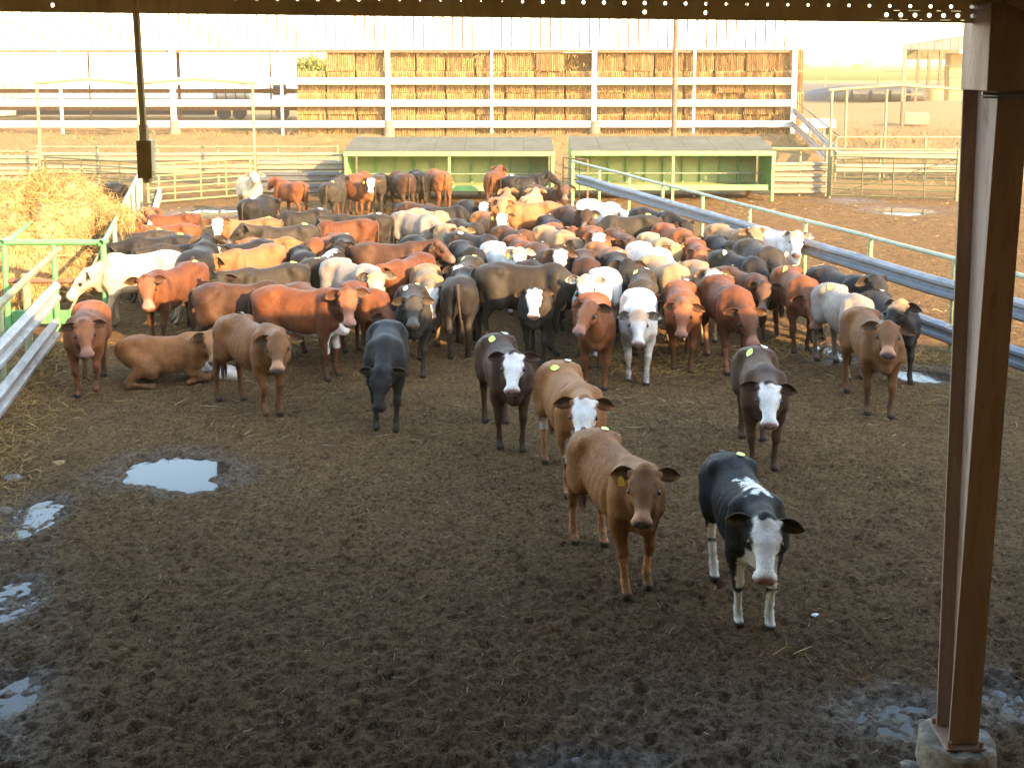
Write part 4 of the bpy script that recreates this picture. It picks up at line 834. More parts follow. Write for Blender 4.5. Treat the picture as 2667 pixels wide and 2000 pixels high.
class Field:
    def __init__(s, lo, hi, h):
        s.h = h; s.lo = np.array(lo, dtype=np.float32); n = np.ceil((np.array(hi) - lo) / h).astype(int) + 1
        s.ax = [(s.lo[i] + h * np.arange(n[i])).astype(np.float32) for i in range(3)]
        s.F = np.full(n, 0.6, dtype=np.float32)
    def sl(s, mn, mx):
        r = []
        for i in range(3):
            a = int(max(0, math.floor((mn[i] - s.lo[i]) / s.h))); b = int(min(s.F.shape[i], math.ceil((mx[i] - s.lo[i]) / s.h) + 1))
            if b <= a: return None, None
            r.append(slice(a, b))
        return tuple(r), (s.ax[0][r[0]][:, None, None], s.ax[1][r[1]][None, :, None], s.ax[2][r[2]][None, None, :])
    def smin(s, sl, d, k):
        a = s.F[sl]; t = np.clip(0.5 + 0.5 * (d - a) / k, 0, 1)
        s.F[sl] = d + (a - d) * t - k * t * (1 - t)
    def rc(s, a, b, ra, rb, k=0.04):
        a = np.asarray(a, float); b = np.asarray(b, float); m = max(ra, rb) + k + 2 * s.h
        sl, P = s.sl(np.minimum(a, b) - m, np.maximum(a, b) + m)
        if sl is None: return
        ba = b - a; q = float(ba @ ba) + 1e-9
        X, Y, Z = P[0] - np.float32(a[0]), P[1] - np.float32(a[1]), P[2] - np.float32(a[2])
        t = np.clip((X * ba[0] + Y * ba[1] + Z * ba[2]) / q, 0, 1).astype(np.float32)
        d = np.sqrt((X - t * ba[0]) ** 2 + (Y - t * ba[1]) ** 2 + (Z - t * ba[2]) ** 2) - (ra + (rb - ra) * t)
        s.smin(sl, d.astype(np.float32), k)
    def ell(s, c, B, rad, k=0.03):
        """ellipsoid; B rows = local axes"""
        c = np.asarray(c, float); rad = np.asarray(rad, float); m = rad.max() + k + 2 * s.h
        sl, P = s.sl(c - m, c + m)
        if sl is None: return
        X, Y, Z = P[0] - c[0], P[1] - c[1], P[2] - c[2]
        q = 0
        for i in range(3): q = q + ((X * B[i][0] + Y * B[i][1] + Z * B[i][2]) / rad[i]) ** 2
        d = (np.sqrt(q) - 1.0) * rad.min()
        s.smin(sl, d.astype(np.float32), k)
    def torso(s, dz=0.0, fat=1.0, roll=0.0, k=0.05):
        sl, P = s.sl((-0.8, -0.4, 0.2 + dz), (0.8, 0.4, 1.25 + dz))
        X, Y, Z = P; Z = Z - dz
        if roll:
            c, sn = math.cos(roll), math.sin(roll); zc = 0.75
            Y, Z = Y * c + (Z - zc) * sn, zc + (Z - zc) * c - Y * sn
        T = np.interp(X, _xs, _T).astype(np.float32); Bt = np.interp(X, _xs, _B).astype(np.float32); W = np.interp(X, _xs, _W).astype(np.float32) * fat
        C = (T + Bt) / 2; H = (T - Bt) / 2
        v = (Z - C) / H
        Wz = W * (1.0 - 0.16 * np.clip(v, 0, 1))           # a little narrower towards the spine
        r = ((np.abs(Y) / Wz) ** 2.35 + np.abs(v) ** 2.35) ** (1 / 2.35)
        d = (r - 1) * np.minimum(W, H) * 0.92
        d = np.maximum(d, np.abs(X + 0.02) - 0.685)
        s.smin(sl, d.astype(np.float32), k)
    def nets(s):
        F = s.F; S = F < 0; n = np.array(F.shape)
        c = S[:-1, :-1, :-1].astype(np.int8)
        for dx in (0, 1):
            for dy in (0, 1):
                for dz in (0, 1):
                    if dx + dy + dz: c = c + S[dx:n[0] - 1 + dx, dy:n[1] - 1 + dy, dz:n[2] - 1 + dz]
        I = np.argwhere((c > 0) & (c < 8)); idx = -np.ones(n - 1, dtype=np.int32); idx[I[:, 0], I[:, 1], I[:, 2]] = np.arange(len(I))
        acc = np.zeros((len(I), 3)); cnt = np.zeros(len(I))
        cor = [(a, b, d) for a in (0, 1) for b in (0, 1) for d in (0, 1)]
        val = {q: F[I[:, 0] + q[0], I[:, 1] + q[1], I[:, 2] + q[2]] for q in cor}
        for q in cor:
            for a in range(3):
                if q[a]: continue
                p = list(q); p[a] = 1; p = tuple(p); f0, f1 = val[q], val[p]; m = (f0 < 0) != (f1 < 0)
                t = np.where(m, f0 / np.where(m, f0 - f1, 1), 0)
                pt = np.tile(np.array(q, float), (len(I), 1)); pt[:, a] = t
                acc += pt * m[:, None]; cnt += m
        V = s.lo + (I + acc / cnt[:, None]) * s.h
        Q = []
        for a in range(3):
            b, d = (a + 1) % 3, (a + 2) % 3
            s0 = [slice(None)] * 3; s1 = [slice(None)] * 3; s0[a] = slice(0, -1); s1[a] = slice(1, None)
            A, Bm = S[tuple(s0)], S[tuple(s1)]
            E = np.argwhere(A != Bm); ok = (E[:, b] > 0) & (E[:, d] > 0) & (E[:, b] < n[b] - 1) & (E[:, d] < n[d] - 1); E = E[ok]
            ins = A[E[:, 0], E[:, 1], E[:, 2]]
            def cell(ob, od):
                e = E.copy(); e[:, b] += ob; e[:, d] += od; return idx[e[:, 0], e[:, 1], e[:, 2]]
            q = np.stack([cell(-1, -1), cell(0, -1), cell(0, 0), cell(-1, 0)], 1)
            q = np.where(ins[:, None], q, q[:, ::-1]); Q.append(q)
        return V.astype(np.float32), np.concatenate(Q)
    def top(s, x, y):
        i = int((x - s.lo[0]) / s.h); j = int((y - s.lo[1]) / s.h); c = s.F[i, j]
        w = np.where(c < 0)[0]
        return s.lo[2] + s.h * (w[-1] + 1) if len(w) else 0.5

def cow_shape(h=0.024, neck=(0, 22), head=(0, -38), legs=(0.1, -0.1, 0.05, -0.15), lift=(0, 0, 0, 0), lying=False, fat=1.0, hump=0.0):
    """legs: stride of fore-left, fore-right, hind-left, hind-right; angles in degrees (yaw left +, pitch up +)"""
    f = Field((-0.95, -0.62, -0.06), (1.32, 0.62, 1.5), h)
    D = -0.44 if lying else 0.0; fb = 0.0
    f.torso(D, fat, 0.12 if lying else 0.0)
    z3 = np.array([0, 0, D])
    # pin bones, hip hooks, loin, withers and brisket
    for sy in (1, -1):
        f.rc(np.array([-0.34, 0.160 * sy, 1.035]) + z3, np.array([-0.63, 0.085 * sy, 0.99]) + z3, 0.05, 0.045, 0.09)
        f.rc(np.array([0.40, 0.13 * sy, 0.98]) + z3, np.array([0.47, 0.155 * sy, 0.72]) + z3, 0.09, 0.085, 0.07)
    f.rc(np.array([0.30, 0, 1.04]) + z3, np.array([0.44, 0, 1.02]) + z3, 0.06 + 0.03 * hump, 0.06, 0.08)
    f.rc(np.array([0.52, 0, 0.66]) + z3, np.array([0.60, 0, 0.62]) + z3, 0.10, 0.07, 0.06)
    f.rc(np.array([0.0, 0, 0.56]) + z3, np.array([-0.25, 0, 0.58]) + z3, 0.05, 0.03, 0.06)
    # neck and head
    ny, npi = R(neck[0]), R(neck[1]); hy, hp = R(head[0]), R(head[1])
    nb = np.array([0.45, 0, 0.95]) + z3; nd_ = dirv(ny, npi); poll = nb + 0.37 * nd_; hs = 1.16
    fw = dirv(hy, hp); lf = np.cross((0, 0, 1.0), fw); lf /= np.linalg.norm(lf); up = np.cross(fw, lf)
    Hm = lambda a, b, c: poll + fw * a * 1.04 + lf * b * 1.24 + up * c * hs
    f.rc(nb + (-0.06, 0, 0.02), Hm(-0.03, 0, 0.005), 0.125, 0.085, 0.07)
    f.rc(np.array([0.50, 0, 0.76]) + z3, Hm(0.03, 0, -0.075), 0.13, 0.075, 0.07)
    f.rc(Hm(0.0, 0, -0.018), Hm(0.12, 0, -0.016), 0.090 * hs, 0.082 * hs, 0.045)      # skull
    f.ell(Hm(0.05, 0, 0.026), np.array([fw, lf, up]), (0.118 * hs, 0.100 * hs, 0.050 * hs), 0.03)  # flat forehead
    f.rc(Hm(-0.045, 0, 0.048), Hm(-0.02, 0, 0.052), 0.042 * hs, 0.042 * hs, 0.03)    # poll
    f.rc(Hm(0.13, 0, -0.002), Hm(0.33, 0, -0.016), 0.066 * hs, 0.052 * hs, 0.035)       # bridge of the nose
    f.rc(Hm(0.06, 0, -0.075), Hm(0.30, 0, -0.062), 0.058 * hs, 0.038 * hs, 0.035)    # jaw
    f.ell(Hm(0.355, 0, -0.030), np.array([fw, lf, up]), (0.045 * hs, 0.078 * hs, 0.052 * hs), 0.025)  # broad muzzle
    f.ell(Hm(0.340, 0, -0.062), np.array([fw, lf, up]), (0.045 * hs, 0.052 * hs, 0.030 * hs), 0.02)  # lower lip
    for sy in (1, -1):
        f.rc(Hm(0.070, 0.080 * sy, 0.036), Hm(0.15, 0.070 * sy, 0.018), 0.024 * hs, 0.018 * hs, 0.018)   # brow
        f.rc(Hm(0.08, 0.062 * sy, -0.05), Hm(0.15, 0.052 * sy, -0.05), 0.034 * hs, 0.026 * hs, 0.025)      # cheek
        f.rc(Hm(-0.015, 0.055 * sy, 0.03), Hm(-0.02, 0.092 * sy, 0.032), 0.028 * hs, 0.022 * hs, 0.02)     # ear root
        f.rc(Hm(0.372, 0.034 * sy, -0.010), Hm(0.390, 0.038 * sy, -0.018), 0.020 * hs, 0.014 * hs, 0.010)     # nostril wing
    # legs
    feet = []
    for i, sy in ((0, 1), (1, -1)):
        s_, lu = legs[i], lift[i]
        if lying:
            el = np.array([0.38, 0.17 * sy, 0.17]); kn = np.array([0.62, 0.17 * sy, 0.085]); ft = np.array([0.42, 0.20 * sy, 0.05]); ho = np.array([0.33, 0.2 * sy, 0.045])
            sh = np.array([0.42, 0.15 * sy, 0.42])
        else:
            sh = np.array([0.42 + 0.02 * s_, 0.13 * sy, 0.84]); el = np.array([0.38 + 0.05 * s_, 0.145 * sy, 0.585])
            ho = np.array([0.42 + 0.24 * s_ - 0.12 * lu, 0.115 * sy, 0.035 + 0.16 * lu]); ft = ho + (-0.035 - 0.05 * lu, 0, 0.095)
            kn = el * 0.5 + ft * 0.5 + (0.022 + 0.10 * lu, 0, 0.0 + 0.02 * lu)
        f.rc(sh, el, 0.112, 0.078, 0.06); f.rc(el, kn, 0.068, 0.043, 0.035)
        f.rc(kn + (0.008, 0, 0.02), kn + (0.006, 0, -0.025), 0.046, 0.041, 0.018)
        f.rc(kn, ft, 0.034, 0.029, 0.02); f.rc(ft, ft * 0.5 + ho * 0.5, 0.038, 0.033, 0.018); f.rc(ft * 0.4 + ho * 0.6, ho + (0.015, 0, -0.005), 0.036, 0.046, 0.012)
        feet.append(ho)
    for i, sy in ((2, 1), (3, -1)):
        s_, lu = legs[i], lift[i]
        if lying:
            hj = np.array([-0.42, 0.13 * sy, 0.42]); st = np.array([-0.16, 0.25 * sy, 0.22]); hk = np.array([-0.50, 0.30 * sy, 0.09]); ft = np.array([-0.24, 0.31 * sy, 0.05]); ho = np.array([-0.15, 0.31 * sy, 0.045])
        else:
            hj = np.array([-0.45, 0.105 * sy, 0.90]); st = np.array([-0.33 + 0.07 * s_, 0.155 * sy, 0.665])
            ho = np.array([-0.49 + 0.25 * s_, 0.115 * sy, 0.035 + 0.12 * lu]); ft = ho + (-0.045, 0, 0.10)
            hk = np.array([-0.575 + 0.14 * s_, 0.125 * sy, 0.435 + 0.06 * lu])
            f.rc(np.array([-0.55, 0.075 * sy, 0.93]), np.array([-0.545 + 0.03 * s_, 0.10 * sy, 0.68]), 0.10, 0.085, 0.06)
        f.rc(hj, st, 0.155, 0.105, 0.06)
        f.rc(st * 0.75 + hj * 0.25 + (-0.06, 0, 0), hk + (0.01, 0, 0.03), 0.118, 0.044, 0.05)
        f.rc(hk + (-0.012, 0, 0.015), hk + (0.008, 0, -0.03), 0.045, 0.040, 0.025)
        f.rc(hk, ft, 0.038, 0.030, 0.02); f.rc(ft, ft * 0.5 + ho * 0.5, 0.038, 0.034, 0.018); f.rc(ft * 0.4 + ho * 0.6, ho + (0.015, 0, -0.005), 0.037, 0.046, 0.012)
        feet.append(ho)
    zz = f.ax[2][None, None, :]
    f.F = np.maximum(f.F, -zz + np.float32(0.0))
    V, Q = f.nets()
    # relief: hollow flank before the hip, ribs, shoulder groove, creased neck, uneven coat
    nr = np.zeros_like(V); q0 = V[Q]; fnm = np.cross(q0[:, 2] - q0[:, 0], q0[:, 3] - q0[:, 1])
    for j_ in range(4): np.add.at(nr, Q[:, j_], fnm)
    nr /= np.linalg.norm(nr, axis=1)[:, None] + 1e-9
    X_, Y_, Z_ = V[:, 0], np.abs(V[:, 1]), V[:, 2] - D
    g_ = lambda x0, y0, z0, sx, sy_, sz: np.exp(-((X_ - x0) / sx) ** 2 - ((Y_ - y0) / sy_) ** 2 - ((Z_ - z0) / sz) ** 2)
    dd = -0.018 * g_(-0.21, 0.2, 0.93, 0.075, 0.12, 0.09) - 0.016 * g_(0.27, 0.22, 0.74, 0.035, 0.12, 0.2) - 0.014 * g_(-0.20, 0.2, 0.62, 0.05, 0.12, 0.12)
    dd += 0.0028 * np.sin((X_ - 0.25 * Z_) * 68) * np.exp(-((X_ - 0.05) / 0.17) ** 2 - ((Z_ - 0.78) / 0.17) ** 2) * (Y_ > 0.12)
    dd += 0.006 * np.sin(X_ * 60 + Z_ * 34) * np.exp(-((X_ - 0.60) / 0.08) ** 2) * (Z_ < 0.98) * (Z_ > 0.6)
    sd_ = int(abs(hash((neck, head, legs))) % 900)
    dd += 0.006 * fbm2(X_ * 7 + Z_ * 3 + 40, V[:, 1] * 8 + Z_ * 6 + 40, sd_, 3)
    V = (V + nr * dd[:, None] * (V[:, 2] > 0.02)[:, None]).astype(np.float32)
    # masks read by the coat material
    hl = (V - poll) @ np.stack([fw, lf, up], 1) / np.array([1.04, 1.24, hs])
    nearh = (np.abs(hl[:, 1]) < 0.14) & (hl[:, 0] > -0.12) & (hl[:, 0] < 0.45) & (np.abs(hl[:, 2]) < 0.17)
    sm = lambda x, a, b: np.clip((x - a) / (b - a), 0, 1)
    wig = 0.018 * np.sin(hl[:, 0] * 47 + hl[:, 1] * 31) + 0.012 * np.sin(hl[:, 1] * 90)
    face = nearh * np.maximum(sm(hl[:, 2] + wig, -0.06, -0.035), sm(hl[:, 0] + wig, 0.2, 0.23)) * sm(hl[:, 0] + wig, -0.035, -0.015) * sm(0.088 - np.abs(hl[:, 1]) + wig * 0.6 + 0.05 * sm(hl[:, 0], 0.16, 0.26), 0, 0.012)
    muz = nearh * sm(hl[:, 0] - 0.3 * (hl[:, 2] + 0.03), 0.360, 0.372) * sm(hl[:, 2], -0.06, -0.045)
    ringm = nearh * sm(hl[:, 0], 0.27, 0.31)
    eyep = nearh * sm(0.040 - np.sqrt((hl[:, 0] - 0.122) ** 2 + (np.abs(hl[:, 1]) - 0.080) ** 2 + (hl[:, 2] - 0.008) ** 2), 0, 0.008)
    eyep = np.maximum(eyep, nearh * sm(0.017 - np.sqrt((hl[:, 0] - 0.398) ** 2 + (np.abs(hl[:, 1]) - 0.034) ** 2 + (hl[:, 2] + 0.022) ** 2), 0, 0.006))
    sock = sm(0.33 + 0.03 * np.sin(V[:, 0] * 40) - V[:, 2], 0, 0.02) * (1 - nearh) * (not lying)
    hoof = sm(0.062 - V[:, 2], 0, 0.01) * (not lying)
    belly = sm(0.63 - V[:, 2] + D + 0.02 * np.sin(V[:, 0] * 25), 0, 0.02) * (np.abs(V[:, 1]) < 0.16) * (V[:, 2] > 0.35 + D) * (1 - nearh)
    bx = V[:, 0] + 0.03 * np.sin(V[:, 1] * 60)
    stripe = sm(0.075 + 0.035 * np.sin(V[:, 0] * 62) + 0.02 * np.sin(V[:, 0] * 131) - np.abs(V[:, 1] - 0.02 + 0.02 * np.sin(V[:, 0] * 45)), 0, 0.01) * sm(bx, 0.02, 0.04) * sm(0.46 - bx, 0, 0.02) * (V[:, 2] > 0.95 + D) * (1 - nearh)
    crown = nearh * sm(hl[:, 2], 0.0, 0.03) * sm(0.14 - hl[:, 0], 0, 0.06)
    brisket = sm(V[:, 0], 0.5, 0.53) * sm(0.74 - V[:, 2] + D, 0, 0.03) * (1 - nearh) * (np.abs(V[:, 1]) < 0.13)
    return dict(V=V, Q=Q, m1=np.stack([face, sock, muz], 1), m2=np.stack([belly, stripe, crown - ringm], 1), m3=np.stack([brisket, hoof, eyep], 1),
                head=(poll, fw, lf, up), field=f, feet=feet, D=D)

# shared small part meshes ------------------------------------------------
def ear_mesh(sy):
    """leaf-shaped cupped ear: along +Y*sy, opening forward (+X)"""
    V = []; F = []; n = 9; mcols = 5
    prof = [0.40, 0.66, 0.88, 1.0, 1.0, 0.90, 0.70, 0.42, 0.06]
    for layer in (0, 1):
        for i in range(n):
            t = i / (n - 1); w = 0.060 * prof[i]
            for j in range(mcols):
                u = j / (mcols - 1) * 2 - 1
                cup = 0.040 * (1 - u * u) * (1 - 0.55 * t) + 0.006
                x = -cup + (0.006 if layer == 0 else -0.003) - 0.02 * t * t
                V.append((x, sy * (t * 0.215 - 0.012), u * w - 0.03 * t * t + 0.006))
    def q(l, i, j): return l * n * mcols + i * mcols + j
    for i in range(n - 1):
        for j in range(mcols - 1):
            F.append((q(0, i, j), q(0, i, j + 1), q(0, i + 1, j + 1), q(0, i + 1, j)))
            F.append((q(1, i, j), q(1, i + 1, j), q(1, i + 1, j + 1), q(1, i, j + 1)))
        for j in (0, mcols - 1): F.append((q(0, i, j), q(0, i + 1, j), q(1, i + 1, j), q(1, i, j)))
    for i in (n - 1,):
        for j in range(mcols - 1): F.append((q(0, i, j), q(0, i, j + 1), q(1, i, j + 1), q(1, i, j)))
    me = raw_mesh('ear', V, F, True); a = me.attributes.new('ft', 'FLOAT', 'POINT'); ft = []
    for layer in (0, 1):
        for i in range(n):
            for j in range(mcols):
                rim = j in (0, mcols - 1) or i >= n - 2
                ft.append((0.75 if rim else (-0.35 if layer == 0 else 0.0)))  # pale fuzzy rim; hollow of the cup painted darker as shade
    a.data.foreach_set('value', ft); return me
EAR = {1: ear_mesh(1), -1: ear_mesh(-1)}
def ball_mesh(name, r, nu=10, nv=7):
    V = [(0, 0, -r)]; F = []
    for i in range(1, nv):
        a = math.pi * i / nv - math.pi / 2
        for k in range(nu):
            b = 2 * math.pi * k / nu; V.append((r * math.cos(a) * math.cos(b), r * math.cos(a) * math.sin(b), r * math.sin(a)))
    V.append((0, 0, r)); t = len(V) - 1
    for k in range(nu):
        F.append((0, 1 + (k + 1) % nu, 1 + k)); F.append((t, t - nu + k, t - nu + (k + 1) % nu))
    for i in range(nv - 2):
        for k in range(nu):
            a, b = 1 + i * nu + k, 1 + i * nu + (k + 1) % nu; F.append((a, b, b + nu, a + nu))
    return raw_mesh(name, V, F, True)
EYE = ball_mesh('eye', 0.0235)
_mb = MB(); _mb.box((0, 0, -0.045), (0.008, 0.052, 0.06)); _mb.box((0, 0, -0.01), (0.007, 0.022, 0.022))
EARTAG = raw_mesh('ear_tag', _mb.V, _mb.F)
def tail_mesh(kind):
    mb = MB(); random.seed(kind)
    sw = [(0, 0.0), (1, 0.05), (2, -0.06), (3, 0.02)][kind % 4][1]
    pts = [(0.03, 0, 0.0), (-0.035, sw * 0.05, 0.0), (-0.065, sw * 0.15, -0.06), (-0.07, sw * 0.35, -0.22), (-0.06, sw * 0.7, -0.42), (-0.055, sw, -0.56)]
    mb.tube(pts, [0.03, 0.03, 0.024, 0.018, 0.015, 0.013], 8)
    for q in range(26):      # switch of long hair
        a = random.uniform(0, 6.28); r = random.uniform(0.004, 0.02); p = Vector(pts[-1])
        e = p + Vector((math.cos(a) * r * 1.7, math.sin(a) * r * 1.7, -random.uniform(0.13, 0.24)))
        mb.tube([p + Vector((0, 0, random.uniform(0.02, 0.12))), p + Vector((math.cos(a) * r * 2, math.sin(a) * r * 2, -0.07)), e], [0.007, 0.008, 0.001], 4, cap=False)
    return raw_mesh('tail', mb.V, mb.F, True)
TAILS = [tail_mesh(k) for k in range(4)]

COATS = dict(  # base, second tone
    red=((0.180, 0.060, 0.019), (0.110, 0.034, 0.011)), orange=((0.29, 0.120, 0.045), (0.20, 0.076, 0.028)),
    brown=((0.250, 0.104, 0.032), (0.165, 0.062, 0.018)), dark=((0.072, 0.031, 0.0135), (0.036, 0.0165, 0.0085)),
    black=((0.0105, 0.0095, 0.009), (0.019, 0.015, 0.012)), char=((0.036, 0.027, 0.017), (0.020, 0.015, 0.010)),
    grey=((0.25, 0.205, 0.16), (0.17, 0.135, 0.105)), tan=((0.34, 0.21, 0.105), (0.27, 0.155, 0.075)),
    cream=((0.52, 0.40, 0.27), (0.44, 0.32, 0.20)), white=((0.70, 0.655, 0.59), (0.62, 0.56, 0.48)))
WHITE_HAIR = (0.72, 0.69, 0.64)
_coat_cache = {}
def coat(key, face='', sock='', extra=''):
    """face: '' plain, 'w' white; sock: '' / 'w' white / 'p' pale; extra letters: s white back stripe, b white belly + brisket, t tan crown, d dark face"""
    kk = (key, face, sock, extra)
    if kk in _coat_cache: return _coat_cache[kk]
    m, N, L, b = nodes_of('coat_' + '_'.join(x for x in kk if x))
    v = obcoord(N, L); info = N.new('ShaderNodeObjectInfo')
    add = N.new('ShaderNodeVectorMath'); add.operation = 'ADD'; L.new(v, add.inputs[0])
    cmb = N.new('ShaderNodeCombineXYZ'); L.new(math_(N, L, 'MULTIPLY', info.outputs['Random'], 40.0), cmb.inputs[0]); L.new(cmb.outputs[0], add.inputs[1]); v = add.outputs[0]
    c1, c2 = COATS[key]
    n1 = noise(N, L, v, 3.2, 4, 0.6)
    c = mix(N, L, ramp(N, L, n1, [(0.35, 0.0), (0.65, 1.0)]), c1, c2)
    ta = N.new('ShaderNodeAttribute'); ta.attribute_type = 'OBJECT'; ta.attribute_name = 'tone'
    sc0 = N.new('ShaderNodeVectorMath'); sc0.operation = 'SCALE'; L.new(c, sc0.inputs[0]); L.new(math_(N, L, 'ADD', math_(N, L, 'MULTIPLY', ta.outputs['Fac'], 0.65 if key not in ('white', 'cream') else 0.2), 0.66 if key not in ('white', 'cream') else 0.88), sc0.inputs[3]); c = sc0.outputs[0]
    st = N.new('ShaderNodeMapping'); st.inputs['Scale'].default_value = (70, 240, 34); L.new(v, st.inputs['Vector'])
    fur = noise(N, L, st.outputs[0], 1.0, 3, 0.6)
    fur2 = noise(N, L, v, 26.0, 4, 0.65)
    sp = []
    for nm in ('m1', 'm2', 'm3'):
        a = N.new('ShaderNodeAttribute'); a.attribute_name = nm; q = N.new('ShaderNodeSeparateXYZ'); L.new(a.outputs['Vector'], q.inputs[0]); sp.append(q)
    s1, s2, s3 = sp; hoofm, eyem = s3.outputs[1], s3.outputs[2]
    pale = tuple(min(0.6, x * 2.2 + 0.06) for x in c1)
    if face == '' and key not in ('black', 'white'):       # lighter ring at the muzzle
        c = mix(N, L, math_(N, L, 'MULTIPLY', s1.outputs[0], 0.22), c, pale)
    if face == 'w': c = mix(N, L, s1.outputs[0], c, mix(N, L, fur2, WHITE_HAIR, (0.62, 0.56, 0.49)))
    ringm = math_(N, L, 'MULTIPLY', s2.outputs[2], -1.0, True)
    if face == '' and key in ('brown', 'red', 'orange', 'tan', 'grey', 'char', 'dark'): c = mix(N, L, math_(N, L, 'MULTIPLY', ringm, 0.55), c, tuple(min(0.5, x * 1.6 + 0.10) for x in c1))
    if 't' in extra: c = mix(N, L, math_(N, L, 'MULTIPLY', s2.outputs[2], 0.8, True), c, (0.46, 0.26, 0.12))
    if 'd' in extra: c = mix(N, L, math_(N, L, 'MULTIPLY', math_(N, L, 'MULTIPLY', s1.outputs[0], 0.7), math_(N, L, 'SUBTRACT', 1.0, ringm)), c, tuple(x * 0.40 for x in c1))
    if sock == 'w': c = mix(N, L, s1.outputs[1], c, WHITE_HAIR)
    if sock == 'p': c = mix(N, L, math_(N, L, 'MULTIPLY', s1.outputs[1], 0.7), c, pale)
    if 'b' in extra:
        c = mix(N, L, s2.outputs[0], c, WHITE_HAIR); c = mix(N, L, s3.outputs[0], c, WHITE_HAIR)
    if 's' in extra: c = mix(N, L, s2.outputs[1], c, WHITE_HAIR)
    # mud splashes on the lower legs and flanks
    sep = N.new('ShaderNodeSeparateXYZ'); L.new(obcoord(N, L), sep.inputs[0])
    low = math_(N, L, 'MULTIPLY', ramp(N, L, sep.outputs[2], [(0.0, 1.0), (0.62, 0.0)]), ramp(N, L, noise(N, L, v, 9, 5, 0.7), [(0.36, 0.0), (0.55, 1.0)]))
    c = mix(N, L, math_(N, L, 'MULTIPLY', low, 0.85 if sock != 'w' else 0.4), c, (0.062, 0.04, 0.023))
    spl = ramp(N, L, noise(N, L, v, 14, 5, 0.75), [(0.60, 0.0), (0.66, 1.0)])
    c = mix(N, L, math_(N, L, 'MULTIPLY', math_(N, L, 'MULTIPLY', spl, math_(N, L, 'SUBTRACT', 1.0, s1.outputs[0])), 0.5 if key not in ('black',) else 0.2), c, (0.06, 0.043, 0.03))
    nose = (0.30, 0.17, 0.14) if (face == 'w' or key in ('white', 'cream', 'red', 'orange')) else ((0.02, 0.018, 0.018) if key == 'black' else (0.11, 0.075, 0.06))
    c = mix(N, L, s1.outputs[2], c, nose)
    c = mix(N, L, math_(N, L, 'MULTIPLY', eyem, 0.9), c, (0.03, 0.02, 0.015) if face != 'w' else (0.09, 0.05, 0.035))
    c = mix(N, L, hoofm, c, (0.035, 0.027, 0.02))
    c = mix(N, L, 0.75, c, mix(N, L, fur, (0.45, 0.45, 0.45), (1.45, 1.45, 1.45)), 'MULTIPLY')
    c = mix(N, L, 0.6, c, mix(N, L, noise(N, L, v, 7.5, 4, 0.6), (0.45, 0.45, 0.45), (1.5, 1.5, 1.5)), 'MULTIPLY')
    at = N.new('ShaderNodeAttribute'); at.attribute_name = 'ft'
    cm = N.new('ShaderNodeVectorMath'); cm.operation = 'SCALE'; L.new(c, cm.inputs[0]); L.new(math_(N, L, 'ADD', at.outputs['Fac'], 1.0), cm.inputs[3]); c = cm.outputs[0]
    L.new(c, b.inputs['Base Color']); b.inputs['Roughness'].default_value = 0.62
    b.inputs['Specular IOR Level'].default_value = 0.18
    b.inputs['Sheen Weight'].default_value = 0.03; b.inputs['Sheen Roughness'].default_value = 0.45
    h = mix(N, L, 0.5, fur, fur2); bump(N, L, b, h, 0.5, 0.014)
    _coat_cache[kk] = m; return m
M_EYE, N, L, b = nodes_of('eye_gloss'); b.inputs['Base Color'].default_value = (0.008, 0.006, 0.005, 1); b.inputs['Roughness'].default_value = 0.08
M_STY = worn('sticker_yellow', (0.62, 0.70, 0.10), (0.55, 0.60, 0.08), 0.5, 30, 0.45, bmp=0.0)
M_STW = worn('sticker_white', (0.75, 0.78, 0.70), (0.62, 0.68, 0.50), 0.5, 30, 0.5, bmp=0.0)
M_ETAG = worn('ear_tag_yellow', (0.75, 0.42, 0.03), (0.65, 0.36, 0.03), 0.5, 20, 0.45, bmp=0.0)
M_PEG = worn('horn_keratin', (0.30, 0.25, 0.19), (0.22, 0.18, 0.13), 0.5, 20, 0.5, bmp=0.1)

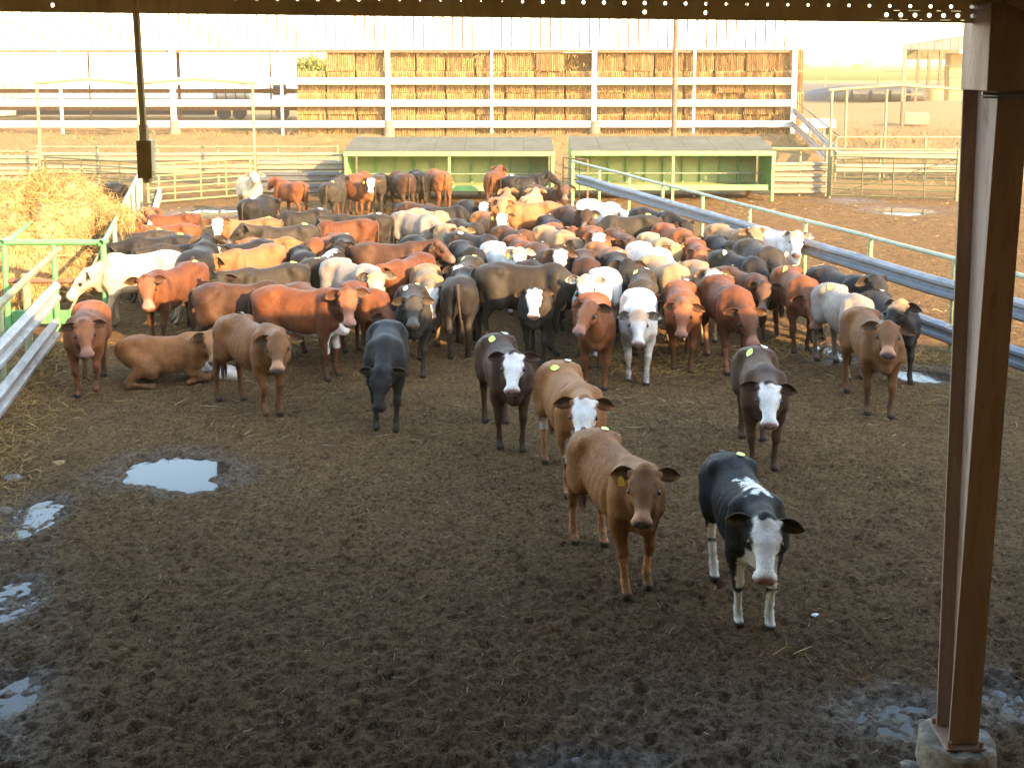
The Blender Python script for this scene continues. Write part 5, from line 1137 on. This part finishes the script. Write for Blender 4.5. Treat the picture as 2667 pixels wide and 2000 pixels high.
def add_fur(o, c, mat, n, ln=(0.012, 0.028), wd=(0.0014, 0.0028)):
    V, Q = c['V'], c['Q']; pick = rng.integers(0, len(Q), n)
    w = rng.random((n, 4)) ** 1.5; w /= w.sum(1)[:, None]
    q = Q[pick]; P = (V[q] * w[..., None]).sum(1)
    nr = np.cross(V[q[:, 2]] - V[q[:, 0]], V[q[:, 3]] - V[q[:, 1]]); nr /= np.linalg.norm(nr, axis=1)[:, None] + 1e-9
    flow = np.tile(np.array([-1.0, 0, -0.75]), (n, 1)) + rng.normal(0, 0.55, (n, 3))
    flow -= nr * (flow * nr).sum(1)[:, None]; flow /= np.linalg.norm(flow, axis=1)[:, None] + 1e-9
    keep = P[:, 2] > 0.09; P, nr, flow, q = P[keep], nr[keep], flow[keep], q[keep]; n = len(P)
    L_ = rng.uniform(*ln, n)[:, None]; W_ = rng.uniform(*wd, n)[:, None]
    poll = c['head'][0]; hd = np.linalg.norm(P - poll, axis=1)[:, None] < 0.5; L_ = np.where(hd, L_ * 0.55, L_)
    D = flow + nr * rng.uniform(0.03, 0.30, n)[:, None]; D /= np.linalg.norm(D, axis=1)[:, None]
    S = np.cross(D, nr); S /= np.linalg.norm(S, axis=1)[:, None] + 1e-9
    T = np.stack([P - S * W_, P + S * W_, P + D * L_], 1).reshape(-1, 3)
    me = np_mesh('fur', T, np.arange(3 * n, dtype=np.int32).reshape(-1, 3), smooth=False)
    for nm in ('m1', 'm2', 'm3'):
        a = me.attributes.new(nm, 'FLOAT_VECTOR', 'POINT'); a.data.foreach_set('vector', np.repeat(c[nm][q[:, 0]], 3, 0).astype(np.float32).ravel())
    a = me.attributes.new('ft', 'FLOAT', 'POINT'); a.data.foreach_set('value', np.repeat(rng.uniform(-0.5, 0.75, n), 3).astype(np.float32))
    f = link('fur', me, mat, o); tag(f, kind='stuff'); return f
def make_cow(loc, heading, coatk, label, name='calf', cat='calf', group=None, scale=1.0, hair=0.0, stick='', etag=0, tail=0, horns=False, eyes=True, flip_stick=1, tone=0.5, **pose):
    c = cow_shape(**pose)
    me = np_mesh('calf', c['V'], c['Q'])
    for nm in ('m1', 'm2', 'm3'):
        a = me.attributes.new(nm, 'FLOAT_VECTOR', 'POINT'); a.data.foreach_set('vector', c[nm].astype(np.float32).ravel())
    mat = coat(*coatk)
    o = link(name, me, mat); o.location = loc; o.rotation_euler = (0, 0, heading); o.scale = (scale * 0.91, scale, scale)
    tag(o, label, cat, group); o['tone'] = float(tone)
    poll, fw, lf, up = c['head']
    Hm = lambda a, b_, d: Vector(poll + fw * a * 1.04 + lf * b_ * 1.24 + up * d * 1.16)
    HR = Matrix((fw, lf, up)).transposed().to_4x4()
    def part(nm, mesh, mt, M):
        p = bpy.data.objects.new(nm, mesh); COL.objects.link(p); p.parent = o
        if len(mesh.materials) == 0: mesh.materials.append(mt)
        p.material_slots[0].link = 'OBJECT'; p.material_slots[0].material = mt
        p.matrix_local = M; p['tone'] = float(tone); return p
    plain = coat(coatk[0], '', '', '')
    for sy in (1, -1):
        dr = random.uniform(-0.16, 0.10); bk = random.uniform(0.05, 0.4)
        M = Matrix.Translation(Hm(-0.02, 0.082 * sy, 0.03)) @ HR @ Matrix.Rotation(-0.62, 4, 'Y') @ Matrix.Rotation(bk * sy, 4, 'Z') @ Matrix.Rotation((dr - 0.10) * sy, 4, 'X')
        e = part('ear', EAR[sy], plain, M)
        if etag and sy == etag:
            t = bpy.data.objects.new('ear_tag', EARTAG); COL.objects.link(t); t.parent = e
            if len(EARTAG.materials) == 0: EARTAG.materials.append(M_ETAG)
            t.matrix_local = Matrix.Translation((0.012, 0.095 * sy, -0.02))
        if eyes: part('eye', EYE, M_EYE, Matrix.Translation(Hm(0.122, 0.0885 * sy, 0.010)))
        if horns:
            mb = MB(); p = [Hm(-0.03, 0.06 * sy, 0.055), Hm(-0.035, 0.12 * sy, 0.075), Hm(-0.02, 0.165 * sy, 0.12)]
            mb.tube(p, [0.022, 0.017, 0.005], 7); part('horn', raw_mesh('horn', mb.V, mb.F, True), M_PEG, Matrix.Identity(4))
    if hair: add_fur(o, c, mat, int(hair))['tone'] = float(tone)
    tm = Matrix.Translation((-0.655, 0, 1.03 + c['D']))
    if not pose.get('lying'): part('tail', TAILS[tail % 4], plain, tm)
    for ch, (sx, sy) in zip(stick, ((-0.40, 0.085), (-0.24, -0.09))):
        if ch == '-': continue
        sy *= flip_stick
        an = random.uniform(-0.5, 0.5); V = []
        for ring, rr in ((0, 0.0), (1, 0.6), (2, 1.0)):
            for k in range(1 if ring == 0 else 12):
                t = 2 * math.pi * k / 12; ex = 0.056 * rr * math.copysign(abs(math.cos(t)) ** 0.7, math.cos(t)); ey = 0.034 * rr * math.copysign(abs(math.sin(t)) ** 0.7, math.sin(t))
                x = sx + ex * math.cos(an) - ey * math.sin(an); y = sy + ex * math.sin(an) + ey * math.cos(an)
                V.append((x, y))
        zs = np.array([c['field'].top(x, y) for x, y in V]); A = np.array([[x, y, 1, x * x, y * y] for x, y in V])
        co, *_ = np.linalg.lstsq(A, zs, rcond=None); zf = A @ co
        V3 = [(x, y, float(z_) + 0.009) for (x, y), z_ in zip(V, zf)]
        F = [(0, 1 + k, 1 + (k + 1) % 12) for k in range(12)] + [(1 + k, 13 + k, 13 + (k + 1) % 12, 1 + (k + 1) % 12) for k in range(12)]
        part('back_sticker', raw_mesh('back_sticker', V3, F, True), M_STY if ch == 'y' else M_STW, Matrix.Identity(4))
    return o
# ------------------------------------------------------------------ the herd, surveyed one by one
# ground-placed: (hind feet px, front feet px) ; back-placed: (middle of the back px, heading deg: 0 right, 90 away, 180 left, -90 to camera)
# look: c = towards the camera, f = ahead, d = head low, l / r = turned to the calf's own left / right, u = head up, g = nose near the ground
HERD = [
 # ---- near animals
 ('g', (1540, 1452), (1659, 1507), ('brown', '', 'p', 'd'), 'c', 1.0, 'y', 'brown calf with yellow ear tag and rump sticker, second nearest to camera', dict(hd=-63, etag=-1, h=.0145, legs=(.05, .35, .1, -.45))),
 ('g', (1885, 1527), (1971, 1600), ('black', 'w', 'w', 'sb'), 'cd', .98, 'y', 'black calf with white face and white back stripe, nearest to camera', dict(hd=-73, h=.0145, legs=(.2, -.1, -.25, .35))),
 ('g', (1945, 1163), (2004, 1207), ('dark', 'w', '', ''), 'cd', 1.02, 'wy', 'dark brown white-faced calf standing alone behind the black calf', dict(hd=-82, h=.016, legs=(.0, .3, .0, -.3))),
 ('g', (2228, 1035), (2297, 1072), ('brown', '', '', 'd'), 'c', 1.06, 'y', 'shaggy brown calf in front of the puddle by the column', dict(hd=-72, h=.016, legs=(.3, -.25, .2, -.2))),
 ('g', (1283, 1108), (1343, 1165), ('dark', 'w', '', 'h'), 'c', 1.02, 'wy', 'dark brown calf with white blaze left of the brown one', dict(hd=-78, h=.016, legs=(.35, -.2, .1, -.3))),
 ('g', (1440, 1228), (1525, 1272), ('brown', 'w', 'p', 'b'), 'cd', 1.05, 'wy', 'brown calf with all-white face behind the nearest brown calf', dict(hd=-74, h=.016, legs=(.1, -.1, .25, -.2))),
 ('g', (1012, 1062), (1005, 1114), ('black', '', '', ''), 'd', 1.02, '', 'black calf walking head down straight at the camera', dict(hd=-92, h=.016, legs=(.3, -.15, -.2, .2))),
 ('g', (603, 1052), (722, 1084), ('brown', '', '', 'd'), 'cd', 1.05, 'w', 'brown calf striding right with one foreleg lifted', dict(hd=-58, h=.016, legs=(-.1, .5, .15, -.65), lift=(0, .55, 0, 0))),
 ('l', (430, 945), -8, ('brown', '', '', 'b'), 'c', 1.0, '', 'red brown calf lying on the straw at left', dict(h=.018)),
 ('g', (243, 985), (232, 1032), ('red', '', '', ''), 'cd', 1.0, '', 'red calf facing camera beside the green pipe frame', dict(hd=-97, h=.016, legs=(.3, -.1, -.2, .2), lift=(.5, 0, 0, 0))),
 ('g', (512, 868), (412, 900), ('red', '', '', ''), 'cd', 1.08, 'y', 'red calf facing left with yellow sticker before the tan one', dict(hd=228, h=.018, legs=(.1, -.15, .1, -.1))),
 ('g', (712, 962), (872, 985), ('red', '', '', 'b'), 'c', 1.14, '', 'big bright red calf standing side-on behind the striding calf', dict(hd=-24, h=.018, legs=(.1, -.1, .1, -.1))),
 ('g', (1068, 930), (1080, 985), ('char', '', '', ''), 'c', 1.02, 'yw', 'grey brown calf facing camera beside the black walking one', dict(hd=-88, h=.018, legs=(.2, -.2, .1, -.1))),
 ('g', (1115, 858), (1136, 908), ('tan', 'w', '', ''), 'd', 1.02, '', 'golden tan calf with white face walking towards camera', dict(hd=-86, h=.018)),
 ('g', (1228, 832), (1196, 866), ('char', 'w', '', ''), 'c', 1.0, 'yy', 'grey calf with long white face and dark legs', dict(hd=-102, h=.018)),
 ('g', (1408, 905), (1388, 948), ('char', 'w', '', ''), 'c', 1.0, 'w', 'dark calf with cream white face behind the blazed dark calf', dict(hd=-96, h=.018)),
 ('g', (1533, 960), (1560, 1018), ('red', '', '', ''), 'cr', 1.03, 'y', 'red calf walking up beside the white calf', dict(hd=-86, h=.017, legs=(.1, -.35, -.2, .2))),
 ('g', (1650, 930), (1660, 985), ('white', '', '', 't'), 'cd', 1.03, '', 'white calf walking straight at the camera', dict(hd=-90, h=.017, legs=(.35, -.2, -.1, .2))),
 ('g', (1783, 915), (1802, 976), ('red', '', '', ''), 'd', 1.03, 'w', 'red calf with lowered head right of the white calf', dict(hd=-86, h=.017, legs=(.1, -.1, .1, -.1))),
 ('g', (1822, 862), (1900, 902), ('tan', 'w', 'p', ''), 'c', 1.05, '', 'dun calf with white face behind the red pair', dict(hd=-70, h=.018)),
 ('g', (1985, 880), (2035, 926), ('red', '', '', ''), 'd', 1.05, 'yy', 'red brown calf with two yellow stickers right of centre', dict(hd=-74, h=.018)),
 ('g', (2125, 898), (2228, 930), ('black', '', '', ''), 'f', 1.08, 'w', 'black calf standing furthest along by the right barrier', dict(hd=-52, h=.018)),
 ('g', (2166, 934), (2262, 975), ('grey', '', '', ''), 'd', 1.06, '-y', 'grey fawn calf between two black ones at the right barrier', dict(hd=-62, h=.018)),
 ('g', (2225, 948), (2300, 985), ('black', '', '', ''), 'cr', 1.0, 'w', 'black calf with pale forehead nosing the right barrier', dict(hd=-62, h=.018, crown='t')),
 # ---- far end by the shelters
 ('b', (648, 463), -55, ('cream', '', '', ''), 'u', 1.08, '', 'cream calf standing alone before the left gate post', {}),
 ('b', (757, 470), 125, ('red', '', '', ''), 'f', 1.04, '', 'red calf seen from behind left of the shelter', {}),
 ('b', (868, 472), 75, ('char', '', '', ''), 'r', 1.08, 'y', 'dark brown calf with hanging tail seen from behind', {}),
 ('b', (925, 472), -18, ('red', 'w', '', ''), 'c', 1.0, '', 'red calf with white face before the left shelter', dict(etag=-1)),
 ('b', (945, 452), 70, ('red', '', '', ''), 'd', 1.05, '', 'red calf feeding at the left end of the shelter', {}),
 ('b', (1000, 452), 82, ('char', '', '', ''), 'd', 1.06, '', 'grey dark calf feeding between two red ones at the shelter', {}),
 ('b', (1034, 447), 108, ('dark', '', '', ''), 'd', 1.12, '', 'tall dark red calf feeding at the left shelter', {}),
 ('b', (1085, 450), 100, ('black', '', '', ''), 'd', 1.06, '', 'black calf feeding in the row at the left shelter', {}),
 ('b', (1132, 450), 108, ('red', '', '', ''), 'd', 1.06, '', 'red calf feeding left of the middle shelter post', {}),
 ('b', (1288, 448), 85, ('red', '', '', ''), 'r', 1.08, '', 'red calf feeding right of the middle shelter post', {}),
 ('b', (1365, 462), 15, ('black', '', '', ''), 'f', 1.0, 'w', 'black calf standing in the shaded right end of the shelter', {}),
 ('b', (1420, 490), -12, ('dark', '', '', ''), 'c', 1.04, 'w', 'red brown calf with yellow ear tag before the slip gate', dict(etag=1)),
 ('b', (1308, 512), 70, ('orange', '', '', ''), 'l', 1.06, '', 'bright red calf seen from behind with rail shadow across it', {}),
 ('b', (1368, 508), 80, ('tan', '', '', ''), 'f', 1.0, '', 'tan calf seen from behind between two bright red ones', {}),
 ('b', (1388, 532), 192, ('orange', '', '', ''), 'c', 1.08, '', 'bright orange red calf side-on with a rail shadow', {}),
 # ---- far left
 ('b', (258, 478), 165, ('black', '', '', ''), 'd', 1.1, '', 'black calf behind the fence beside the hay heap', {}),
 ('b', (388, 545), -100, ('red', '', '', ''), 'l', 1.0, '', 'red calf looking back beside the far left barrier', {}),
 ('b', (442, 556), 188, ('red', '', '', ''), 'd', 1.02, 'y', 'red calf eating hay, the one with a yellow sticker', {}),
 ('b', (430, 586), 186, ('red', '', '', ''), 'd', 1.06, '', 'plain red calf eating hay below the stickered red one', {}),
 ('b', (362, 606), 184, ('char', '', '', ''), 'd', 1.0, 'y', 'dark olive calf eating hay, smallest of the dark row', {}),
 ('b', (410, 622), 182, ('black', '', '', ''), 'd', 1.04, 'y', 'black calf eating hay in the middle of the dark row', {}),
 ('b', (480, 632), 184, ('char', '', '', ''), 'd', 1.06, 'y', 'dark calf with big yellow sticker behind the tan calf', {}),
 ('b', (400, 655), 181, ('cream', '', '', ''), 'd', 1.16, '', 'large sunlit tan calf side-on eating hay at left', {}),
 ('b', (562, 650), 82, ('black', '', '', ''), 'f', 1.12, '', 'tall black calf with hanging tail seen from behind', dict(tail=1)),
 ('b', (620, 632), 215, ('black', 'w', '', ''), 'l', 1.0, '', 'black calf with white forehead behind the orange head', {}),
 ('b', (648, 576), 190, ('orange', 'w', '', ''), 'c', 1.02, 'y', 'red calf with white face facing left behind the dark row', {}),
 ('b', (668, 520), 62, ('black', '', '', ''), 'd', 1.0, 'w', 'black calf with white sticker alone before the left gate', {}),
 ('b', (788, 553), 200, ('char', '', '', ''), 'd', 1.0, 'w', 'grey olive calf turned left behind the red ones', {}),
 ('b', (752, 598), 186, ('char', '', '', ''), 'f', 1.06, 'y', 'dark calf with round yellow sticker and raised tail', {}),
 ('b', (700, 612), -8, ('brown', '', '', ''), 'd', 1.0, '', 'brown calf reaching right under the dark stickered one', {}),
 ('b', (664, 648), 216, ('orange', '', '', ''), 'd', 1.02, '', 'orange red calf bowing its head left in mid herd', {}),
 ('b', (706, 692), 205, ('char', '', '', ''), 'd', 1.06, 'y', 'grey olive calf with yellow sticker above the dark bay', {}),
 ('b', (642, 745), -6, ('dark', '', '', ''), 'd', 1.12, 'y', 'dark bay calf side-on behind the bright red one', {}),
 ('b', (848, 746), -28, ('dark', 'w', '', ''), 'd', 1.0, '', 'dark red calf with white head left of a red back', {}),
 ('b', (925, 752), -40, ('red', '', '', ''), 'd', 1.0, '', 'red calf mostly hidden behind the big bright red one', {}),
 ('b', (832, 664), 62, ('char', '', '', 's'), 'f', 1.02, 'y', 'dark calf with white streak on its rump', {}),
 ('b', (745, 648), 95, ('black', '', '', ''), 'd', 1.0, '', 'black calf hidden under the brown reaching calf', {}),
 ('b', (882, 584), 192, ('red', '', '', ''), 'd', 1.02, '', 'curly red calf turned left in mid herd', {}),
 ('b', (868, 622), 235, ('red', '', '', ''), 'd', 0.98, '', 'red calf with lowered head below the curly red one', {}),
 ('b', (908, 616), -85, ('black', '', '', ''), 'r', 1.06, 'w', 'black calf with white sticker left of the long dark red', {}),
 ('b', (955, 568), 182, ('char', '', '', ''), 'd', 1.04, 'ww', 'dark olive calf with two pale stickers behind the red back', {}),
 ('b', (1030, 612), -6, ('dark', '', '', ''), 'f', 1.16, 'w', 'long dark red calf side-on with bright forehead', dict(hh=1)),
 ('b', (1078, 562), -24, ('grey', '', '', ''), 'd', 1.1, '', 'pale grey calf angled right behind the long dark red', {}),
 ('b', (1118, 552), -18, ('tan', '', '', ''), 'd', .98, '', 'tan calf just behind the pale grey back', {}),
 ('b', (1116, 534), -12, ('dark', '', '', ''), 'd', .96, '', 'dark brown calf behind the tan back near the shelter', {}),
 ('b', (1164, 532), 8, ('black', '', '', ''), 'd', .98, '', 'black calf in front of the middle shelter post', {}),
 ('b', (1214, 528), -62, ('black', 'w', '', ''), 'c', 1.0, '', 'black calf with bright white forehead near the shelter', {}),
 ('b', (1160, 590), -70, ('tan', '', '', 'd'), 'c', 1.0, '', 'tan calf with dark face peering over a black back', {}),
 ('b', (1178, 622), -34, ('black', '', '', ''), 'd', 1.06, '', 'black calf right of the long dark red', {}),
 ('b', (1228, 578), -32, ('char', '', '', ''), 'd', 1.0, '', 'dark grey calf in the dense group before the shelter', {}),
 ('b', (1276, 562), -62, ('brown', 'w', '', ''), 'c', 1.0, '', 'brown calf with white face and yellow ear tag', dict(etag=-1)),
 ('b', (1216, 640), -50, ('black', '', '', ''), 'd', 1.02, '', 'black calf with curly poll left of the white back', {}),
 ('b', (1258, 622), -14, ('black', '', '', ''), 'd', 1.0, 'ww', 'black calf with two white stickers behind the white back', {}),
 ('b', (902, 694), -30, ('grey', '', '', 't'), 'cd', 1.1, '', 'pale grey calf with golden face looking right', {}),
 ('b', (1068, 676), 238, ('red', '', '', ''), 'd', 1.0, '', 'red calf hunched left of the golden tan one', {}),
 ('b', (1300, 640), -62, ('white', '', '', 't'), 'r', 1.06, '', 'white calf with golden head turned right in mid herd', dict(etag=-1)),
 ('b', (1258, 702), 84, ('black', '', '', ''), 'd', 1.08, '', 'black calf seen from behind left of the big black one', {}),
 ('b', (1362, 694), -5, ('char', '', '', ''), 'd', 1.2, '', 'big black brown calf side-on in the middle of the herd', dict(h=.02)),
 ('b', (1424, 676), -24, ('black', '', '', ''), 'd', 1.0, 'w', 'black calf with white sticker above the big side-on one', {}),
 ('b', (1392, 600), -28, ('dark', '', '', ''), 'd', 1.0, '', 'dark red calf in front of the orange side-on calf', {}),
 ('b', (1402, 628), -50, ('red', '', '', ''), 'd', 1.0, 'y', 'red calf with yellow sticker right of the white back', {}),
 ('b', (1440, 612), -34, ('tan', '', '', ''), 'd', .98, '', 'dun calf with golden shoulder behind the stickered red', {}),
 ('b', (1448, 572), -75, ('black', 'w', '', ''), 'cd', .96, 'w', 'small black calf with white blaze near the slip gate', {}),
 ('b', (1484, 588), -62, ('red', '', '', ''), 'c', 1.0, '', 'red calf with curled ear left of the white face', {}),
 ('b', (1478, 545), -38, ('dark', '', '', 'd'), 'c', 1.06, '', 'dark calf with bright red brown face near the fence', dict(etag=1)),
 ('b', (1512, 604), -82, ('red', 'w', '', ''), 'c', 1.04, '', 'red calf with domed white face looking at camera', {}),
 ('b', (1478, 646), -40, ('dark', 'w', '', ''), 'c', 1.04, 'w', 'dark brown calf with narrow white face in mid herd', {}),
 ('b', (1562, 528), -24, ('white', '', '', ''), 'd', 1.08, '', 'white calf at the back near the fence start', {}),
 ('b', (1636, 558), 196, ('char', '', '', ''), 'd', 1.14, 'y', 'dark olive calf with sticker facing left by the fence', {}),
 ('b', (1708, 552), -20, ('black', '', '', ''), 'd', 1.1, '', 'black calf behind the dark olive one by the fence', {}),
 ('b', (1584, 634), -62, ('orange', '', '', ''), 'd', 1.04, '', 'orange red calf head down right of the white faces', {}),
 ('b', (1624, 606), -48, ('dark', '', '', ''), 'd', 1.0, 'w', 'dark red calf below the dark olive one', {}),
 ('b', (1692, 636), -36, ('white', '', '', 'd'), 'd', 1.04, '', 'cream white calf with grey head in the right herd', {}),
 ('b', (1738, 618), -40, ('tan', '', '', ''), 'd', .98, '', 'tan calf behind the cream white one', {}),
 ('b', (1768, 598), -36, ('red', '', '', ''), 'd', 1.0, '', 'red calf nearest the fence behind the tan one', {}),
 ('b', (1800, 624), -58, ('red', '', '', ''), 'cd', 1.0, 'w', 'red calf facing camera beside the dark right pair', {}),
 ('b', (1846, 618), -44, ('black', '', '', ''), 'd', 1.0, 'w', 'black calf below the first fence posts', {}),
 ('b', (1886, 600), -30, ('tan', '', '', ''), 'f', 1.04, 'y', 'tan calf with yellow sticker against the right barrier', {}),
 ('b', (1962, 608), -22, ('white', '', '', 't'), 'c', 1.08, '', 'white calf with golden forehead against the right barrier', {}),
 ('b', (1956, 648), -42, ('char', '', '', ''), 'd', 1.1, 'w', 'olive brown calf head down before the white one', {}),
 ('b', (1866, 678), -26, ('black', '', '', ''), 'd', 1.06, 'yw', 'black calf with two stickers in the right herd', {}),
 ('b', (1906, 710), -24, ('dark', '', '', ''), 'cd', 1.0, 'y', 'dark brown calf with yellow sticker behind the dun one', {}),
 ('b', (1642, 664), -52, ('black', '', '', ''), 'c', 1.04, 'w', 'black faced calf with pale ears looking at camera', {}),
 ('b', (1634, 716), -88, ('char', '', '', ''), 'd', 1.04, 'wy', 'grey black calf with two stickers behind the white walker', {}),
 ('b', (1534, 708), -106, ('white', '', '', 't'), 'c', 1.06, '', 'white calf with fawn face turned left in mid herd', {}),
 ('b', (1586, 672), -85, ('dark', '', '', ''), 'd', 1.02, '', 'dark brown calf between the two white calves', {}),
 ('b', (1762, 688), -62, ('tan', '', '', ''), 'd', 1.06, '', 'fawn calf behind the right red pair', {}),
 ('b', (1790, 728), -50, ('red', '', '', ''), 'd', 1.06, 'y', 'red brown calf with pale back line behind the lowered head', {}),
]
def los(x, y): return math.atan2(-y, -x) + math.pi / 2      # headings were read relative to the line of sight
def place(rec):
    kind = rec[0]
    if kind == 'g':
        a, b_ = G(*rec[1]), G(*rec[2]); c_ = (a + b_) / 2; return c_.x, c_.y, R(rec[8]['hd']) + los(c_.x, c_.y)
    if kind == 'l':
        p = G(rec[1][0], rec[1][1], 0.25); return p.x, p.y, R(rec[2]) + los(p.x, p.y)
    p = G(rec[1][0], rec[1][1], 1.07 * rec[5]); h_ = rec[2]
    if -60 < h_ < -11: h_ -= 24            # most of the herd is turned towards the shed
    return p.x, p.y, R(h_) + los(p.x, p.y)
cow_p = np.array([place(r_) for r_ in HERD]); fixed = np.array([r_[0] != 'b' for r_ in HERD])
# spread animals that would stand inside one another (two discs per body)
for it in range(260):
    mv = np.zeros((len(HERD), 2)); hd = np.stack([np.cos(cow_p[:, 2]), np.sin(cow_p[:, 2])], 1)
    C = np.concatenate([cow_p[:, :2] + hd * o_ for o_ in (-0.42, 0.0, 0.42)]); own = np.tile(np.arange(len(HERD)), 3)
    dx = C[:, None] - C[None]; d = np.linalg.norm(dx, axis=2) + 1e-6; hit = (d < 0.54) & (own[:, None] != own[None])
    if not hit.any(): break
    push = dx / d[..., None] * (0.54 - d)[..., None] * hit[..., None] * 0.25
    np.add.at(mv, own, push.sum(1))
    mv[:, 0] *= 0.55                                   # depth gives way before sideways place does
    mv[fixed] *= 0.12; cow_p[:, :2] += np.clip(mv, -0.05, 0.05)
random.seed(3)
for i, rec in enumerate(HERD):
    x_, y_, hd_ = cow_p[i]; look, sc_, stick, lab, kw = rec[4], rec[5], rec[6], rec[7], dict(rec[8]); ck = rec[3]
    kw.pop('hh', 0); kw.pop('hd', 0)
    if 'h' in ck[3]: ck = (ck[0], ck[1], ck[2], ck[3].replace('h', ''))
    cr = kw.pop('crown', '')
    if cr: ck = (ck[0], ck[1], ck[2], ck[3] + cr)
    tocam = math.degrees((math.atan2(-y_, -x_) - hd_ + math.pi) % (2 * math.pi) - math.pi)
    hy = 0.0; npi, hpi = 20, -34
    if 'c' in look: hy = max(-80, min(80, tocam)); npi, hpi = 24, -32
    if 'l' in look: hy += 38
    if 'r' in look: hy -= 30
    if 'u' in look: npi, hpi = 38, -12
    if 'd' in look:
        if 'c' in look: npi, hpi = 6, -42
        else: npi, hpi, hy = random.choice([-14, -26, -6, -34, 6, -20]), random.choice([-52, -62, -46, -40]), hy + random.uniform(-14, 14)
    hy += random.uniform(-6, 6); npi += random.uniform(-5, 5); hpi += random.uniform(-6, 6)
    kw.setdefault('h', 0.0225 if y_ < 21 else 0.027)
    if 'legs' not in kw: kw['legs'] = tuple(random.uniform(-0.42, 0.45) for q in range(4))
    kw['neck'] = (hy * 0.55, npi); kw['head'] = (hy, hpi)
    kw['fat'] = random.uniform(0.82, 0.97)
    if rec[0] == 'b': sc_ *= random.uniform(0.95, 1.05)
    if rec[0] == 'l': kw['lying'] = True
    if y_ < 9.3: kw['hair'] = 30000
    elif y_ < 14.4: kw['hair'] = 9000
    kw.setdefault('tail', random.randrange(4))
    if rec[0] == 'b' and ck[1] == '' and ck[3] == '' and ck[0] in ('red', 'brown', 'orange', 'tan', 'grey', 'char'):
        ck = (ck[0], '', random.choice(['', '', 'p']), random.choice(['', 'd', 'd', '']))
    make_cow((x_, y_, -0.018), hd_, ck, lab, group='cattle in the pen', scale=sc_, stick=stick, eyes=y_ < 23, tone=random.random() if y_ > 9.3 else 0.5, flip_stick=1 if math.sin(hd_) < 0.2 else -1, **kw)

# ------------------------------------------------------------------ thin dusty haze added to hint at lens glow
mb = MB(); mb.box((0, 2600, 5.0), (5300, 5500, 13.0)); hz = mb.build('haze', None); tag(hz, kind='stuff')
m = bpy.data.materials.new('haze'); m.use_nodes = True; N, L = m.node_tree.nodes, m.node_tree.links
N.remove(N['Principled BSDF']); pv = N.new('ShaderNodeVolumePrincipled')
pv.inputs['Color'].default_value = (1.0, 0.78, 0.42, 1); pv.inputs['Density'].default_value = 0.0008; pv.inputs['Anisotropy'].default_value = 0.0
L.new(pv.outputs[0], N['Material Output'].inputs['Volume']); hz.data.materials.append(m)
